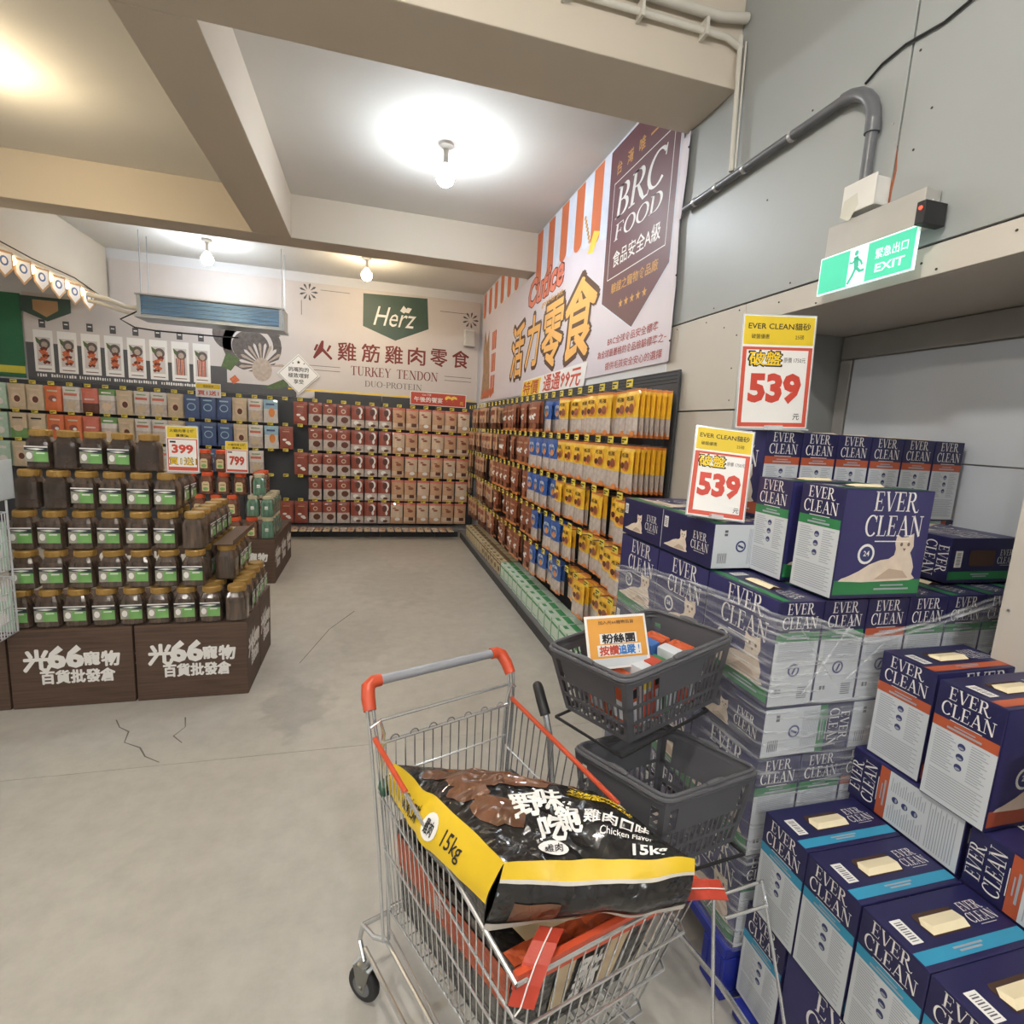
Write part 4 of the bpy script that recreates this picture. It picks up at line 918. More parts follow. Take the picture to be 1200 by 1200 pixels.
# ---- back shelving
QUEUE = MB()
def pouch(kd, loc, rot, single):
    if single: return inst('treat_pouch', PM_[kd], None, loc, rot)
    from mathutils import Euler
    mx = Matrix.Translation(loc) @ Euler(rot).to_matrix().to_4x4(); me = PM_[kd]
    vs_ = [mx @ v.co for v in me.vertices]; k = len(QUEUE.v); QUEUE.v += [tuple(v) for v in vs_]
    ids = [QUEUE.mi(m) for m in me.materials]
    for p in me.polygons: QUEUE.f.append(tuple(k + i for i in p.vertices)); QUEUE.m.append(ids[p.material_index])
    return None
YP = 8.215
t = thing('back_shelving', 'charcoal pegboard shelving with hooks and a low base along the back wall', 'shelving', (0, YP, 0))
xs = [-5.55, -4.6, -3.65, -2.7, -1.75, -.8, .15, .95, 1.6]
for a, c in zip(xs, xs[1:]): b = MB(); b.bevbox((a + .003, 0, .1), (c - .003, .025, 1.945 if a < -1.1 else 2.045), m_peg, .003); b.build('back_panel', t)
for a, c in zip(xs, xs[1:]):
    if c > 1.58: c = 1.3
    b = MB(); b.bevbox((a + .002, -.48, .0), (c - .002, 0, .085), m_base, .004); b.build('plinth', t)
    b = MB(); b.bevbox((a + .002, -.49, .085), (c - .002, 0, .115), m_rail, .003); b.build('base_shelf', t)
hookm = MB(); hookm.tube([(0, .0, 0), (0, -.25, 0), (0, -.262, .012)], .003, m_hook, 5); hookm = hookm.mesh('peg_hook')
tagm = MB(); tagm.bevbox((-.034, -.266, .004), (.034, -.262, .045), m_tag, .001); tagm.rect(-.028, .012, .0, .02, (0, -.266, 0), X_, Z_, m_ink); tagm.rect(-.028, .026, .024, .034, (0, -.266, 0), X_, Z_, m_ink); tagm = tagm.mesh('price_tag')
hstub = hookm
def hook(root, x, y, z, rz=0.0):
    h_ = inst('peg_hook', hookm, root, (x, y, z), (0, 0, rz)); inst('price_tag', tagm, h_); return h_
ROWZ = [1.885, 1.53, 1.175, .82, .475]
RN = ['top', 'second', 'third', 'fourth', 'bottom']
cols = []   # from the right corner leftwards
kinds = ['tan', 'tan', 'tan', 'tanpale', 'tan', 'tan', 'swirl', 'swirl', 'swirl', 'redgrey', 'redgrey', 'redgrey', 'red', 'red', 'sky', 'white', 'kraft', 'navy', 'navy', 'navy', 'kraft', 'white', 'white', 'kraft', 'teal', 'coral', 'white', 'orange', 'kraft', 'kraft', 'mint', 'mint']
kname = {'tan': 'tan treat pouch', 'tanpale': 'pale tan treat pouch', 'swirl': 'red pouch with white swirl', 'redgrey': 'red pouch with clear lower half', 'red': 'plain red pouch', 'sky': 'light blue pouch', 'white': 'white pouch', 'kraft': 'kraft-brown pouch', 'navy': 'dark blue pouch', 'teal': 'green-topped pouch', 'coral': 'coral pouch', 'orange': 'bright orange pouch', 'mint': 'mint-green pouch', 'greenkraft': 'kraft and green pouch', 'yellow': 'yellow treat pouch', 'blue': 'blue treat pouch', 'brown': 'brown treat pouch', 'rose': 'rose-tan treat pouch'}
skip = {(12, 1), (12, 3), (13, 0), (13, 2), (14, 2), (14, 3), (13, 3)}
for ci, kd in enumerate(kinds):
    x = 1.36 - ci * .1935
    for ri, z in enumerate(ROWZ):
        if ci > 15 and ri > 2: continue
        hook(t, x, 0, z)
        if (ci, ri) in skip: continue
        k2 = kd
        if kd == 'kraft' and ri == 1 and ci > 26: k2 = 'greenkraft'
        if kd == 'white' and ri >= 1 and ci == 26: k2 = 'orange'
        if kd == 'tan' and (ci + ri) % 3 == 0: k2 = 'tanpale'
        for dp in range(2):
            o_ = pouch(k2, (x + rnd.uniform(-.004, .004), YP - .232 + dp * .05, z - .0045), (rnd.uniform(-.0, .03), rnd.uniform(-.02, .02), rnd.uniform(-.04, .04)), dp == 0)
            if o_: tag(o_, '%s, %s row, %s from the right corner%s' % (kname[k2], RN[ri], ORD[ci + 1], '' if dp == 0 else ', behind'), 'pouch', 'pouches hanging on the back wall')
# flat goods on the base shelf
for k in range(22):
    x = 1.15 - k * .108; kd = ['kraft', 'tan', 'white', 'kraft'][k % 4]
    o_ = inst('flat_treat_bag', PM_[kd], None, (x, YP - .46, .134), (R_(-88), 0, rnd.uniform(-.06, .06)))
    o_.scale = (.5, 1, .8)
    tag(o_, 'small treat bag lying on the back base shelf, %s from the right' % ORD[k + 1], 'pouch', 'bags lying on the back base shelf')
def flat_sign(name, label, loc, w, h, build, rz=0.0):
    t_ = thing(name, label, 'sign', loc, rz); b_ = MB(); b_.bevbox((-w / 2, 0, 0), (w / 2, .006, h), m_txt, .001); b_.build('sign_board', t_)
    b_ = MB(); build(b_, Vector((-w / 2, -.0003, 0)), X_, Z_); b_.build('sign_print', t_); return t_
def s99(b_, o, u, v):
    b_.rect(.01, .01, .83, .185, o, u, v, m_red, .0006); b_.text('午後的饗宴', .27, .085, .075, o, u, v, m_txt, .42, .03); b_.text('Cute 食堂', .24, .155, .03, o, u, v, m_txt, None, .01); b_.text('99', .61, .1, .12, o, u, v, m_yo, .19, .07); b_.text('元', .77, .06, .05, o, u, v, m_yo, None, .01)
flat_sign('shelf_sign', 'red shelf sign with yellow 99 above the tan pouches', (.97, YP - .2, 1.945), .84, .195, s99, R_(2))
def sbuy(b_, o, u, v):
    b_.rect(.006, .11, .294, .174, o, u, v, m_yel, .0006); b_.rect(.01, .01, .29, .105, o, u, v, m_penw, .0006); b_.text('買1送1', .15, .056, .06, o, u, v, m_red, .25, .05); b_.text('滿額優惠', .15, .142, .03, o, u, v, m_ink)
flat_sign('shelf_sign', 'small yellow and white shelf sign above the dark blue pouches', (-2.1, YP - .285, 1.86), .30, .18, sbuy)

# ---- right shelving
XP = 1.632
t = thing('right_shelving', 'charcoal pegboard shelving with hooks and low base along the right wall', 'shelving', (XP, 0, 0))
ys_ = [2.60, 3.5, 4.45, 5.4, 6.35, 7.3, 7.7]
for a, c in zip(ys_, ys_[1:]):
    b = MB(); b.bevbox((-.012, a + .003, .1), (0, c - .003, 2.03), m_peg, .002)
    for k in range(4): b.box((-.0135, a + .02, 1.96 + .02 * k), (-.012, c - .02, 1.963 + .02 * k), m_hole)
    b.build('back_panel', t)
    b = MB(); b.bevbox((-.31, a + .002, .0), (-.012, c - .002, .1), m_base, .004); b.build('plinth', t)
    b = MB(); b.bevbox((-.325, a + .002, .1), (-.012, c - .002, .125), m_rail, .003); b.build('base_shelf', t)
RZ = [1.915, 1.605, 1.295, .985, .675]
yc = [2.66 + .178 * k for k in range(28)]
for ci, y in enumerate(yc):
    for ri, z in enumerate(RZ):
        hook(t, -.012, y, z, -PI / 2)
        ny = 6 - (1 if ri > 2 else 0)
        kd = 'yellow' if ci <= ny else ('blue' if ci <= ny + 4 - (1 if ri == 0 else 0) else ('brown' if ci < 19 else 'rose'))
        nd = 7 if ci == 0 and ri < 3 else (4 if ci < 7 and (ci * 3 + ri) % 4 == 1 else 2 if kd in ('yellow', 'blue') else 2)
        if kd in ('brown', 'rose'): nd = 2
        for dp in range(nd):
            if dp == 0: tw = -PI / 2 + rnd.uniform(-.06, .14); dx0 = 0 if nd == 7 else rnd.choice((0, 0, 0, .03, .06, .09))
            o_ = pouch(kd, (XP - .012 - .238 + dx0 + dp * .0325, y + rnd.uniform(-.003, .003), z - .0045), (rnd.uniform(-.0, .02), rnd.uniform(-.02, .02), tw), dp == 0 or (nd == 7))
            if o_: tag(o_, '%s, right wall %s row, column %s from near end%s' % (kname[kd], RN[ri], ORD[ci + 1], '' if dp == 0 else ', %s in line' % ORD[dp + 1]), 'pouch', 'pouches hanging on the right wall')
o_ = QUEUE.build('queued_pouches', None, True, kind='stuff'); tag(o_, 'further treat pouches queued behind the front ones on the wall hooks', 'pouches')
# cartons along the base
m_gc, m_gw, m_cc, m_cb = mat('treat_carton_green', (74, 152, 96), .5), mat('treat_carton_white', (206, 222, 208), .5), mat('carton_cream', (204, 190, 156), .5), mat('carton_brown', (120, 92, 62), .6)
def base_carton(face, side, band):
    b_ = MB(); b_.bevbox((-.075, 0, 0), (.075, .2, .15), face, .002); b2 = MB(); o = Vector((-.075, 0, 0))
    b2.rect(.004, .004, .146, .146, o, X_, Z_, side, .0004); b2.rect(.0, .11, .15, .128, o, X_, Z_, band, .0008); b2.rect(.0, .0, .012, .15, o, X_, Z_, band, .0009); b2.ell(.08, .06, .04, .03, o, X_, Z_, face, .0009); b2.rect(.03, .018, .12, .024, o, X_, Z_, band, .0012)
    o = Vector((-.075, 0, .15)); b2.rect(.004, .004, .146, .196, o, X_, Y_, side, .0004); b2.rect(.004, .08, .146, .13, o, X_, Y_, band, .0008); b2.rect(.02, .02, .08, .05, o, X_, Y_, band, .0008)
    return b_.mesh('carton'), b2.mesh('carton_print')
GCm, CCm, BCm = base_carton(m_gw, m_gw, m_gc), base_carton(m_cc, m_cc, m_cb), base_carton(m_cb, m_cc, m_cb)
for k in range(29):
    y = 2.66 + .162 * k
    ms, nm_ = (GCm, 'green and white treat carton') if k < 16 else ((CCm, 'cream treat carton') if k > 21 else (BCm, 'brown and cream treat carton'))
    r_ = thing('treat_carton', '%s on the right base shelf, %s from the near end' % (nm_, ORD[k + 1]), 'carton', (XP - .30, y, .127), -PI / 2 + rnd.uniform(-.03, .03), 'cartons on the right base shelf')
    inst('carton', ms[0], r_); inst('carton_print', ms[1], r_)

# ------------------------------------------------------------------ crate displays with jars
def wood_mat():
    m = mat('crate_brown_board', (86, 66, 54), .6, var=.3, scale=3.0, stretch=(1.2, 1.2, 26), bump=.1, bscale=6); return m
m_crate = wood_mat(); m_cr_top = mat('crate_top_board', (98, 76, 58), .7)
def crate_meshes(w, d, h):
    b = MB(); b.bevbox((-w / 2, 0, 0), (w / 2, d, h), m_crate, .004); body = b.mesh('crate_body')
    b = MB()
    def front(o, u, sc, v=Z_):
        for k, (ch, cx, cz, hh) in enumerate((('光', -.155, .275, .12), ('66', -.03, .29, .135), ('寵', .085, .275, .075), ('物', .17, .27, .085))):
            b.text(ch, cx * sc, cz, hh, o, u, v, m_txt, None if ch != '66' else .165 * sc, .06 if ch != '66' else .05, .0012)
        b.text('百貨批發倉', .02 * sc, .175, .075, o, u, v, m_txt, .33 * sc, .06, .0012)
    front(Vector((0, 0, 0)), X_, 1.05); front(Vector((w / 2, d / 2, 0)), Y_, .62); b.rect(-w / 2 + .003, h - .012, w / 2 - .003, h - .004, (0, 0, 0), X_, Z_, m_cr_top, .0008)
    return body, b.mesh('crate_lettering')
CW, CD, CH = .583, .366, .452
CM = crate_meshes(CW - .006, CD - .004, CH)
def crate(cx, y, label, group=None, h=None):
    t = thing('display_crate', label, 'crate', (cx, y, 0), 0, group); inst('crate_body', CM[0], t); inst('crate_lettering', CM[1], t); return t
for k, nm_ in enumerate(('right', 'middle', 'left')):
    for j, nj in enumerate(('front', 'rear')):
        crate(-.686 - CW / 2 - k * (CW + .004), 3.222 + j * (CD + .003), 'dark brown printed crate under the gold-lidded jars, %s %s one' % (nj, nm_), 'crates under the gold-lidded jars')
for k, nm_ in enumerate(('right', 'middle', 'left')):
    for j, nj in enumerate(('front', 'second', 'third')):
        crate(-.905 - CW / 2 - k * (CW + .004), 5.49 + j * (CD + .003), 'dark brown printed crate under the orange-lidded jars, %s %s one' % (nj, nm_), 'crates under the orange-lidded jars')
m_gl_l = mat('lid_gold', (168, 132, 68), .38, .25, var=.1); m_or_l = mat('lid_orange', (216, 88, 44), .45); m_cr_l = mat('lid_clear', (190, 180, 150), .3)
m_jb = mat('jar_brown_sticks', (78, 60, 48), .16, var=.6, scale=9, stretch=(7, 7, 1), coat=.7); m_jd = mat('jar_dark_sticks', (52, 36, 28), .16, var=.6, scale=14, coat=.7); m_jr = mat('jar_red_chips', (112, 66, 46), .18, var=.45, scale=26, coat=.7); m_jg = mat('jar_green_sticks', (98, 140, 118), .18, var=.35, scale=8, stretch=(8, 8, 1), coat=.7)
m_pet = mat('clear_pet', (150, 140, 128), .05, alpha=.10); m_lab_d = mat('label_dark', (40, 48, 52), .4); m_lab_g = mat('label_green', (118, 170, 98), .4, var=.15, scale=20); m_lab_gr = mat('label_grey', (150, 148, 134), .4, var=.2, scale=25); m_lab_c = mat('label_cream', (214, 196, 152), .45)
def jar_meshes(kind):
    fill, lid = {'gold': (m_jb, m_gl_l), 'golddark': (m_jd, m_gl_l), 'orange': (m_jr, m_or_l), 'green': (m_jg, m_cr_l)}[kind]
    b = MB(); b.lathe([(.050, .002), (.0545, .008), (.0545, .118), (.052, .135), (.044, .152), (.040, .160), (.039, .17)], fill, 24, sq=4.5 if kind != 'x' else 0); body = b.mesh('jar_body')
    b = MB(); b.lathe([(.053, .0), (.057, .006), (.0572, .122), (.0545, .141), (.046, .157), (.041, .164)], m_pet, 24, sq=4.5); b.lathe([(.0575, .016), (.0575, .022)], m_pet, 24, sq=4.5); shell = b.mesh('clear_shell')
    b = MB(); b.lathe([(.0445, .162), (.0475, .166), (.0475, .190), (.0445, .196), (.038, .1965), (.036, .194)], lid, 28)
    if kind.startswith('gold'):
        for k in range(24): a = 2 * PI * k / 24; b.box((.0472 * math.cos(a) - .001, .0472 * math.sin(a) - .001, .168), (.0472 * math.cos(a) + .001, .0472 * math.sin(a) + .001, .188), lid)
    lidm = b.mesh('lid')
    b = MB(); o = Vector((0, -.0582, 0))
    if kind.startswith('gold'):
        b.rect(-.049, .036, .049, .110, o, X_, Z_, m_lab_g, .0004); b.rect(-.049, .036, -.012, .096, o, X_, Z_, m_lab_gr, .0007); b.poly([(-.049, .110), (.049, .110), (.049, .086), (-.049, .095)], o, X_, Z_, m_lab_d, .0010); b.ell(-.03, .066, .013, .018, o, X_, Z_, m_txt, .0010, 10)
        b.poly([(-.04, .1), (.0, .104), (.035, .1), (.0, .094)], o, X_, Z_, m_txt, .0013); b.rect(.0, .076, .036, .082, o, X_, Z_, m_txt, .0010); b.rect(-.049, .108, .049, .1145, o, X_, Z_, m_txt, .0012)
    elif kind == 'orange':
        b.poly([(-.026, .03), (.026, .03), (.03, .036), (.03, .104), (.02, .116), (-.02, .116), (-.03, .104), (-.03, .036)], o, X_, Z_, m_lab_c, .0004); b.ell(0, .052, .022, .015, o, X_, Z_, m_lab_g, .0008); b.rect(-.02, .086, .02, .092, o, X_, Z_, m_jr, .0008)
    else:
        b.rect(-.014, .07, .014, .1, o, X_, Z_, m_txt, .0004); b.rect(-.01, .078, .01, .082, o, X_, Z_, m_jg, .0008)
    return body, shell, lidm, b.mesh('paper_label')
JM = {k: jar_meshes(k) for k in ('gold', 'golddark', 'orange', 'green')}
SX = 1.0
def jar(kind, x, y, z, label, group, lab=True, rz=0.0):
    r_ = thing('treat_jar', label, 'jar', (x, y, z), rz + rnd.uniform(-.05, .05), group); m = JM[kind]
    inst('jar_body', m[0], r_); inst('clear_shell', m[1], r_); inst('lid', m[2], r_)
    if lab: inst('paper_label', m[3], r_)
    r_.scale = (1.05, 1.05, 1.066)
    return r_
JH = .2125; Z0 = CH + .002; GJ = 'gold-lidded treat jars'
def jl(kind, ri, n, extra=''): return '%s jar, %s tier from the bottom, %s from the right%s' % (kind, ORD[ri + 1], ORD[n + 1], extra)
for n in range(9): jar('gold', -.752 - .1315 * n, 3.287, Z0, jl('gold-lidded', 0, n), GJ, lab=(n > 0))
for n in range(7): jar('gold', -.968 - .1345 * n, 3.30, Z0 + JH, jl('gold-lidded', 1, n), GJ)
for n in range(7): jar('gold', -.972 - .1345 * n, 3.325, Z0 + 2 * JH, jl('gold-lidded', 2, n), GJ, lab=(n > 0))
for n in range(6): jar('golddark' if n > 3 else 'gold', -1.115 - .130 * n, 3.37, Z0 + 3 * JH, jl('gold-lidded', 3, n), GJ, lab=(n < 4))
for n, x in enumerate((-1.215, -1.345, -1.475, -1.60, -1.725)): jar('golddark', x, 3.42, Z0 + 4 * JH, jl('gold-lidded', 4, n), GJ, lab=n in (1, 2, 4))
for n in range(4):
    jar('gold', -.752, 3.425 + .128 * n, Z0, 'gold-lidded jar of the bottom tier side row, %s behind the corner jar' % ORD[n + 1], GJ, lab=True, rz=PI / 2)
    jar('gold', -.838 - .004 * n, 3.435 + .128 * n, Z0 + JH, 'gold-lidded jar of the second tier side row, %s from the front' % ORD[n + 1], GJ, lab=n > 0, rz=PI / 2)
    jar('gold', -.975, 3.46 + .128 * n, Z0 + 2 * JH, 'gold-lidded jar of the third tier side row, %s behind its corner' % ORD[n + 1], GJ, rz=PI / 2)
for n in range(5):   # carriers for the side rows
    jar('gold', -.972 - .13 * 0, 3.435 + .128 * n, Z0 + JH, 'gold-lidded jar inside the second tier, %s from the front' % ORD[n + 1], GJ, rz=PI / 2)
    jar('gold', -.892 , 3.425 + .128 * n, Z0, 'gold-lidded jar inside the bottom tier, %s from the front' % ORD[n + 1], GJ, rz=PI / 2)
for n in range(2): jar('gold', -1.125, 3.51 + .128 * n, Z0 + 3 * JH, 'gold-lidded jar of the fourth tier side row, %s behind its corner' % ORD[n + 1], GJ, rz=PI / 2)
for n in range(2): jar('gold', -1.125, 3.46 + .128 * n, Z0 + 2 * JH, 'gold-lidded jar inside the third tier, %s from the front' % ORD[n + 1], GJ, rz=PI / 2)
# board tray between tiers
b = MB(); b.bevbox((-.896, 3.37, Z0 + 2 * JH + .0), (-.785, 3.96, Z0 + 2 * JH + .004), m_cr_top, .001); b.bevbox((-.787, 3.37, Z0 + 2 * JH), (-.783, 3.96, Z0 + 2 * JH + .03), m_cr_top, .001)
tag(b.build('cardboard_tray'), 'brown cardboard tray edge resting on the second tier of jars', 'tray')
GO = 'jars on the far display'
for n, (x, kd) in enumerate(((-.98, 'green'), (-1.125, 'orange'), (-1.27, 'orange'), (-1.415, 'orange'), (-1.56, 'orange'), (-1.705, 'orange'))): jar(kd, x, 5.565, Z0, 'jar of the far display, bottom tier, %s from the right' % ORD[n + 1], GO)
for n, (x, kd) in enumerate(((-.985, 'green'), (-1.115, 'green'), (-1.30, 'orange'), (-1.445, 'orange'), (-1.59, 'orange'), (-1.735, 'orange'))): jar(kd, x, 5.60, Z0 + JH, 'jar of the far display, second tier, %s from the right' % ORD[n + 1], GO)
for n, (x, kd) in enumerate(((-1.06, 'green'), (-1.23, 'orange'), (-1.375, 'orange'), (-1.52, 'orange'), (-1.665, 'orange'))): jar(kd, x, 5.62, Z0 + 2 * JH, 'jar of the far display, third tier, %s from the right' % ORD[n + 1], GO)
for n in range(4): jar('orange', -1.265 - .145 * n, 5.70, Z0 + 3 * JH, 'orange-lidded jar of the far display, top tier, %s from the right' % ORD[n + 1], GO)
for n in range(3):
    for ti in range(3):
        jar('green' if ti < 2 else 'orange', -.985 - (.11 if ti == 2 else 0), 5.74 + .13 * n, Z0 + ti * JH, 'jar in the far display side row, %s tier, %s from the front' % (ORD[ti + 1], ORD[n + 1]), GO)
for n in range(4): jar('orange', -1.265 - .145 * n, 5.76, Z0 + 2 * JH, 'jar inside the far display under the top tier, %s from the right' % ORD[n + 1], GO)
def small_sign(loc, w, h, label, num, deal, rz=0.0):
    t = thing('price_sign', label, 'sign', loc, rz)
    b = MB(); b.bevbox((-w / 2, 0, 0), (w / 2, .004, h), m_acr, .0008); b.build('sign_holder', t); b = MB(); b.bevbox((-w * .5, -.03, -.003), (w * .5, .03, 0), m_acr, .0008); b.build('stand_foot', t)
    b = MB(); o = Vector((-w / 2, -.0003, 0)); u, v = X_, Z_
    b.rect(.004, .006, w - .004, h - .004, o, u, v, m_txt, .0003); b.rect(.007, h * .74, w - .007, h - .007, o, u, v, m_yel, .0008); b.rect(.007, .009, w - .007, h * .72, o, u, v, m_pink, .0008); b.rect(.013, .03, w - .013, h * .70, o, u, v, m_txt, .0012)
    b.text('火雞肉零食罐', w / 2, h * .89, h * .07, o, u, v, m_ink, w * .75, .01, .0014); b.text('優惠價', w / 2, h * .79, h * .06, o, u, v, m_ink, w * .4, .01, .0014)
    b.text(num, w / 2, h * (.50 if deal else .38), h * (.2 if deal else .3), o, u, v, m_num, w * .66, .045, .0018)
    if deal:
        b.text(deal, w / 2, h * .24, h * .16, o, u, v, m_br, w * .84, .07, .0016); b.text(deal, w / 2, h * .24, h * .15, o, u, v, m_gold, w * .8, .02, .0024)
    b.rect(.02, h * .63, w * .3, h * .67, o, u, v, m_ink, .0018)
    b.build('sign_card', t)
small_sign((-1.03, 3.36, Z0 + 4 * JH + .006), .165, .262, 'price sign reading 399 standing on the gold-lidded jars', '399', '買1送1')
small_sign((-1.245, 5.565, Z0 + 3 * JH + .006), .205, .30, 'price sign reading 799 standing on the orange-lidded jars', '799', None, R_(-6))

# white wire rack at the left edge
m_wire = mat('white_wire', (214, 216, 220), .4)
t = thing('wire_rack', 'white wire basket rack with pale packs in front of the left crate', 'rack', (-2.09, 3.015, Z0))
def grid_panel(b_, p0, pu, pv, nu, nv, r, m):
    p0, pu, pv = Vector(p0), Vector(pu), Vector(pv)
    for i in range(nu + 1): q = p0 + pu * (i / nu); b_.tube([q, q + pv], r, m, 5, False)
    for j in range(nv + 1): q = p0 + pv * (j / nv); b_.tube([q, q + pu], r, m, 5, False)
for tz, (zz, w_) in enumerate(((.0, .30), (.34, .30))):
    for nm_, p0, pu, pv in (('front_grid', (-.25, 0, zz), (w_ + .25, 0, 0), (0, 0, .30)), ('side_grid', (w_, 0, zz), (0, .19, 0), (0, 0, .30)), ('rear_grid', (-.25, .19, zz), (w_ + .25, 0, 0), (0, 0, .30)), ('floor_grid', (-.25, 0, zz), (w_ + .25, 0, 0), (0, .19, 0))):
        b = MB(); grid_panel(b, p0, pu, pv, 14 if 'side' not in nm_ else 9, 4, .0028, m_wire); b.build(nm_, t)
for x, y in ((-.25, 0), (.30, 0), (-.25, .19), (.30, .19)): b = MB(); b.tube([(x, y, -Z0 + .002 if x < 0 else 0), (x, y, .70)], .005, m_wire, 6); b.build('post', t)
t2 = thing('acrylic_box', 'clear acrylic box above the white wire rack', 'box', (-1.93, 3.14, Z0 + .705))
b = MB(); b.bevbox((-.17, -.12, 0), (.15, .12, .006), m_acr, .001); b.bevbox((-.17, -.124, 0), (.15, -.12, .2), m_acr, .001); b.bevbox((.146, -.12, 0), (.15, .12, .2), m_acr, .001); b.bevbox((-.17, .116, 0), (.15, .12, .2), m_acr, .001); b.build('box_walls', t2)
for k in range(5):
    for tz in (0, 1):
        o_ = inst('rack_pack', PM_[['white', 'sky', 'tanpale', 'white', 'mint'][k]], None, (-2.22 + .098 * k, 3.04 + .032 * k, Z0 + .255 + .34 * tz), (0, 0, 0))
        o_.scale = (.52, .8, .76); tag(o_, 'pale pack standing in the %s wire basket, %s from the left' % ('lower' if tz == 0 else 'upper', ORD[k + 1]), 'pack', 'pale packs in the wire rack')

# ------------------------------------------------------------------ shopping cart
m_chr = mat('chrome_wire', (214, 216, 218), .24, .85, var=.03); m_chrd = mat('zinc_wire', (146, 146, 142), .3, .9); m_cap = mat('orange_plastic', (202, 80, 48), .38); m_grip = mat('grey_grip', (150, 152, 158), .4); m_tyre = mat('tyre_black', (34, 34, 36), .6); m_hub = mat('hub_grey', (110, 112, 116), .5)
ct = thing('shopping_cart', 'chrome wire shopping cart with orange fittings holding two food sacks', 'cart', (.215, 1.37, 0), R_(20))
HWR, HWN, LN = .215, .222, .63
def L(x, f, z): return Vector((x, -f, z))
def rim(sd, f): return L(sd * (HWR + (HWN - HWR) * f / LN) + .032 * f / LN, f * (1.07 if sd > 0 else 1.0), .845 - .125 * f / LN)
def bot(sd, f): return L(sd * (.175 - .005 * f / LN) + .026 * f / LN, .03 + f * (.90 if sd > 0 else .86), .335 + .05 * f / LN)
b = MB(); b.tube([L(-.19, -.045, .97), L(.19, -.045, .97)], .0135, m_grip, 14); b.build('handle_grip', ct, True)
for sd in (-1, 1):
    b = MB(); b.tube([L(sd * .175, -.045, .97), L(sd * .195, -.046, .97), L(sd * .212, -.040, .962), L(sd * .219, -.02, .94), L(sd * .221, .0, .915)], [.0165, .0175, .0185, .018, .0165], m_cap, 14); b.build('handle_elbow', ct, True)
    for dx in (-.008, .008):
        b = MB(); b.tube([L(sd * .221 + dx, .0, .92), L(sd * .218 + dx, .012, .87), L(sd * .210 + dx, .016 + dx, .80), L(sd * .19 + dx, .03 + dx, .50), L(sd * .18 + dx, .04, .24)], .0048, m_chr, 8); b.build('rear_upright', ct, True)
    b = MB(); b.tube([rim(sd, .012), rim(sd, LN)], .0048, m_chr, 8); b.build('top_rail', ct, True)
    b = MB(); a0, a1 = rim(sd, .02), rim(sd, .42 if sd > 0 else .20); b.tube([a0 + Vector((0, 0, .003)), a1 + Vector((0, 0, .003))], .0068, m_cap, 8); b.build('orange_rail_cover', ct, True)
    b = MB()
    for k in range(25):
        f = .02 + (LN - .02) * k / 24; p, q = rim(sd, f), bot(sd, f); b.tube([p, q], .0021, m_chr, 5, False)
    b.build('side_wires', ct, True)
    for w_ in (.3, .62, 1.0):
        b = MB(); b.tube([rim(sd, .015).lerp(bot(sd, .015), w_), rim(sd, LN).lerp(bot(sd, LN), w_)], .0036, m_chr, 7); b.build('side_rail', ct, True)
    b = MB(); b.tube([L(sd * .225, .02, .88), L(sd * .205, .03, .90), L(sd * .195, .03, .86), L(sd * .200, .02, .70)], .005, m_chr, 7); b.build('gate_hinge', ct, True)
    # chassis side
    b = MB(); b.tube([L(sd * .18, .04, .24), L(sd * .20, .0, .225), L(sd * .21, -.06, .215), L(sd * .215, -.07, .16), L(sd * .215, -.03, .125)], .007, m_chr, 8); b.build('chassis_bend', ct, True)
    b = MB(); b.tube([L(sd * .21, -.04, .155), L(sd * .19, .3, .16), L(sd * .165, .60, .165)], .007, m_chr, 8); b.build('chassis_rail', ct, True)
    b = MB(); b.tube([L(sd * .18, .04, .24), L(sd * .17, .30, .25), L(sd * .16, .50, .28), L(sd * .165 + .02, .57, .385)], .006, m_chr, 8); b.build('basket_support', ct, True)
b = MB(); b.tube([L(-.20, .022, .895), L(.20, .022, .895)], .0045, m_chr, 8); b.build('seat_bar', ct, True)
b = MB(); b.tube([L(-.20, .03, .835), L(.20, .03, .835)], .0048, m_chr, 8); b.build('gate_top_bar', ct, True)
b = MB()
for k in range(15):
    x = -.19 + .38 * k / 14; b.tube([L(x, .032, .835), L(x * .92, .05, .345)], .0021, m_chr, 5, False)
for k in range(7):
    x = -.165 + .055 * k; b.tube([L(x + .012 * math.cos(a), .032, .838 + .012 * math.sin(a)) for a in [PI * q / 6 for q in range(7)]], .002, m_chr, 5, False)
b.tube([L(-.19, .036, .74), L(.19, .036, .74)], .003, m_chr, 6); b.build('rear_gate', ct, True)
b = MB(); b.tube([rim(-1, LN), rim(1, LN)], .0048, m_chr, 8); b.build('nose_rail', ct, True)
b = MB()
for k in range(16):
    u_ = k / 15; b.tube([rim(-1, LN).lerp(rim(1, LN), u_), bot(-1, LN).lerp(bot(1, LN), u_)], .0021, m_chr, 5, False)
b.build('nose_wires', ct, True)
for w_ in (.3, .62, 1.0):
    b = MB(); p, q = rim(-1, LN).lerp(bot(-1, LN), w_), rim(1, LN).lerp(bot(1, LN), w_); b.tube([p, p.lerp(q, .03) + L(0, .02, 0), p.lerp(q, .97) + L(0, .02, 0), q], .0034, m_chr, 7); b.build('nose_rail', ct, True)
b = MB(); p0, p1 = rim(-1, LN), rim(1, LN)
b.hexa([p0 + L(0, -.012, -.022), p1 + L(0, -.012, -.022), p1 + L(0, -.004, -.022), p0 + L(0, -.004, -.022), p0 + L(0, -.012, .016), p1 + L(0, -.012, .016), p1 + L(0, .0, .016), p0 + L(0, .0, .016)], m_cap); b.build('nose_trim', ct)
b = MB()
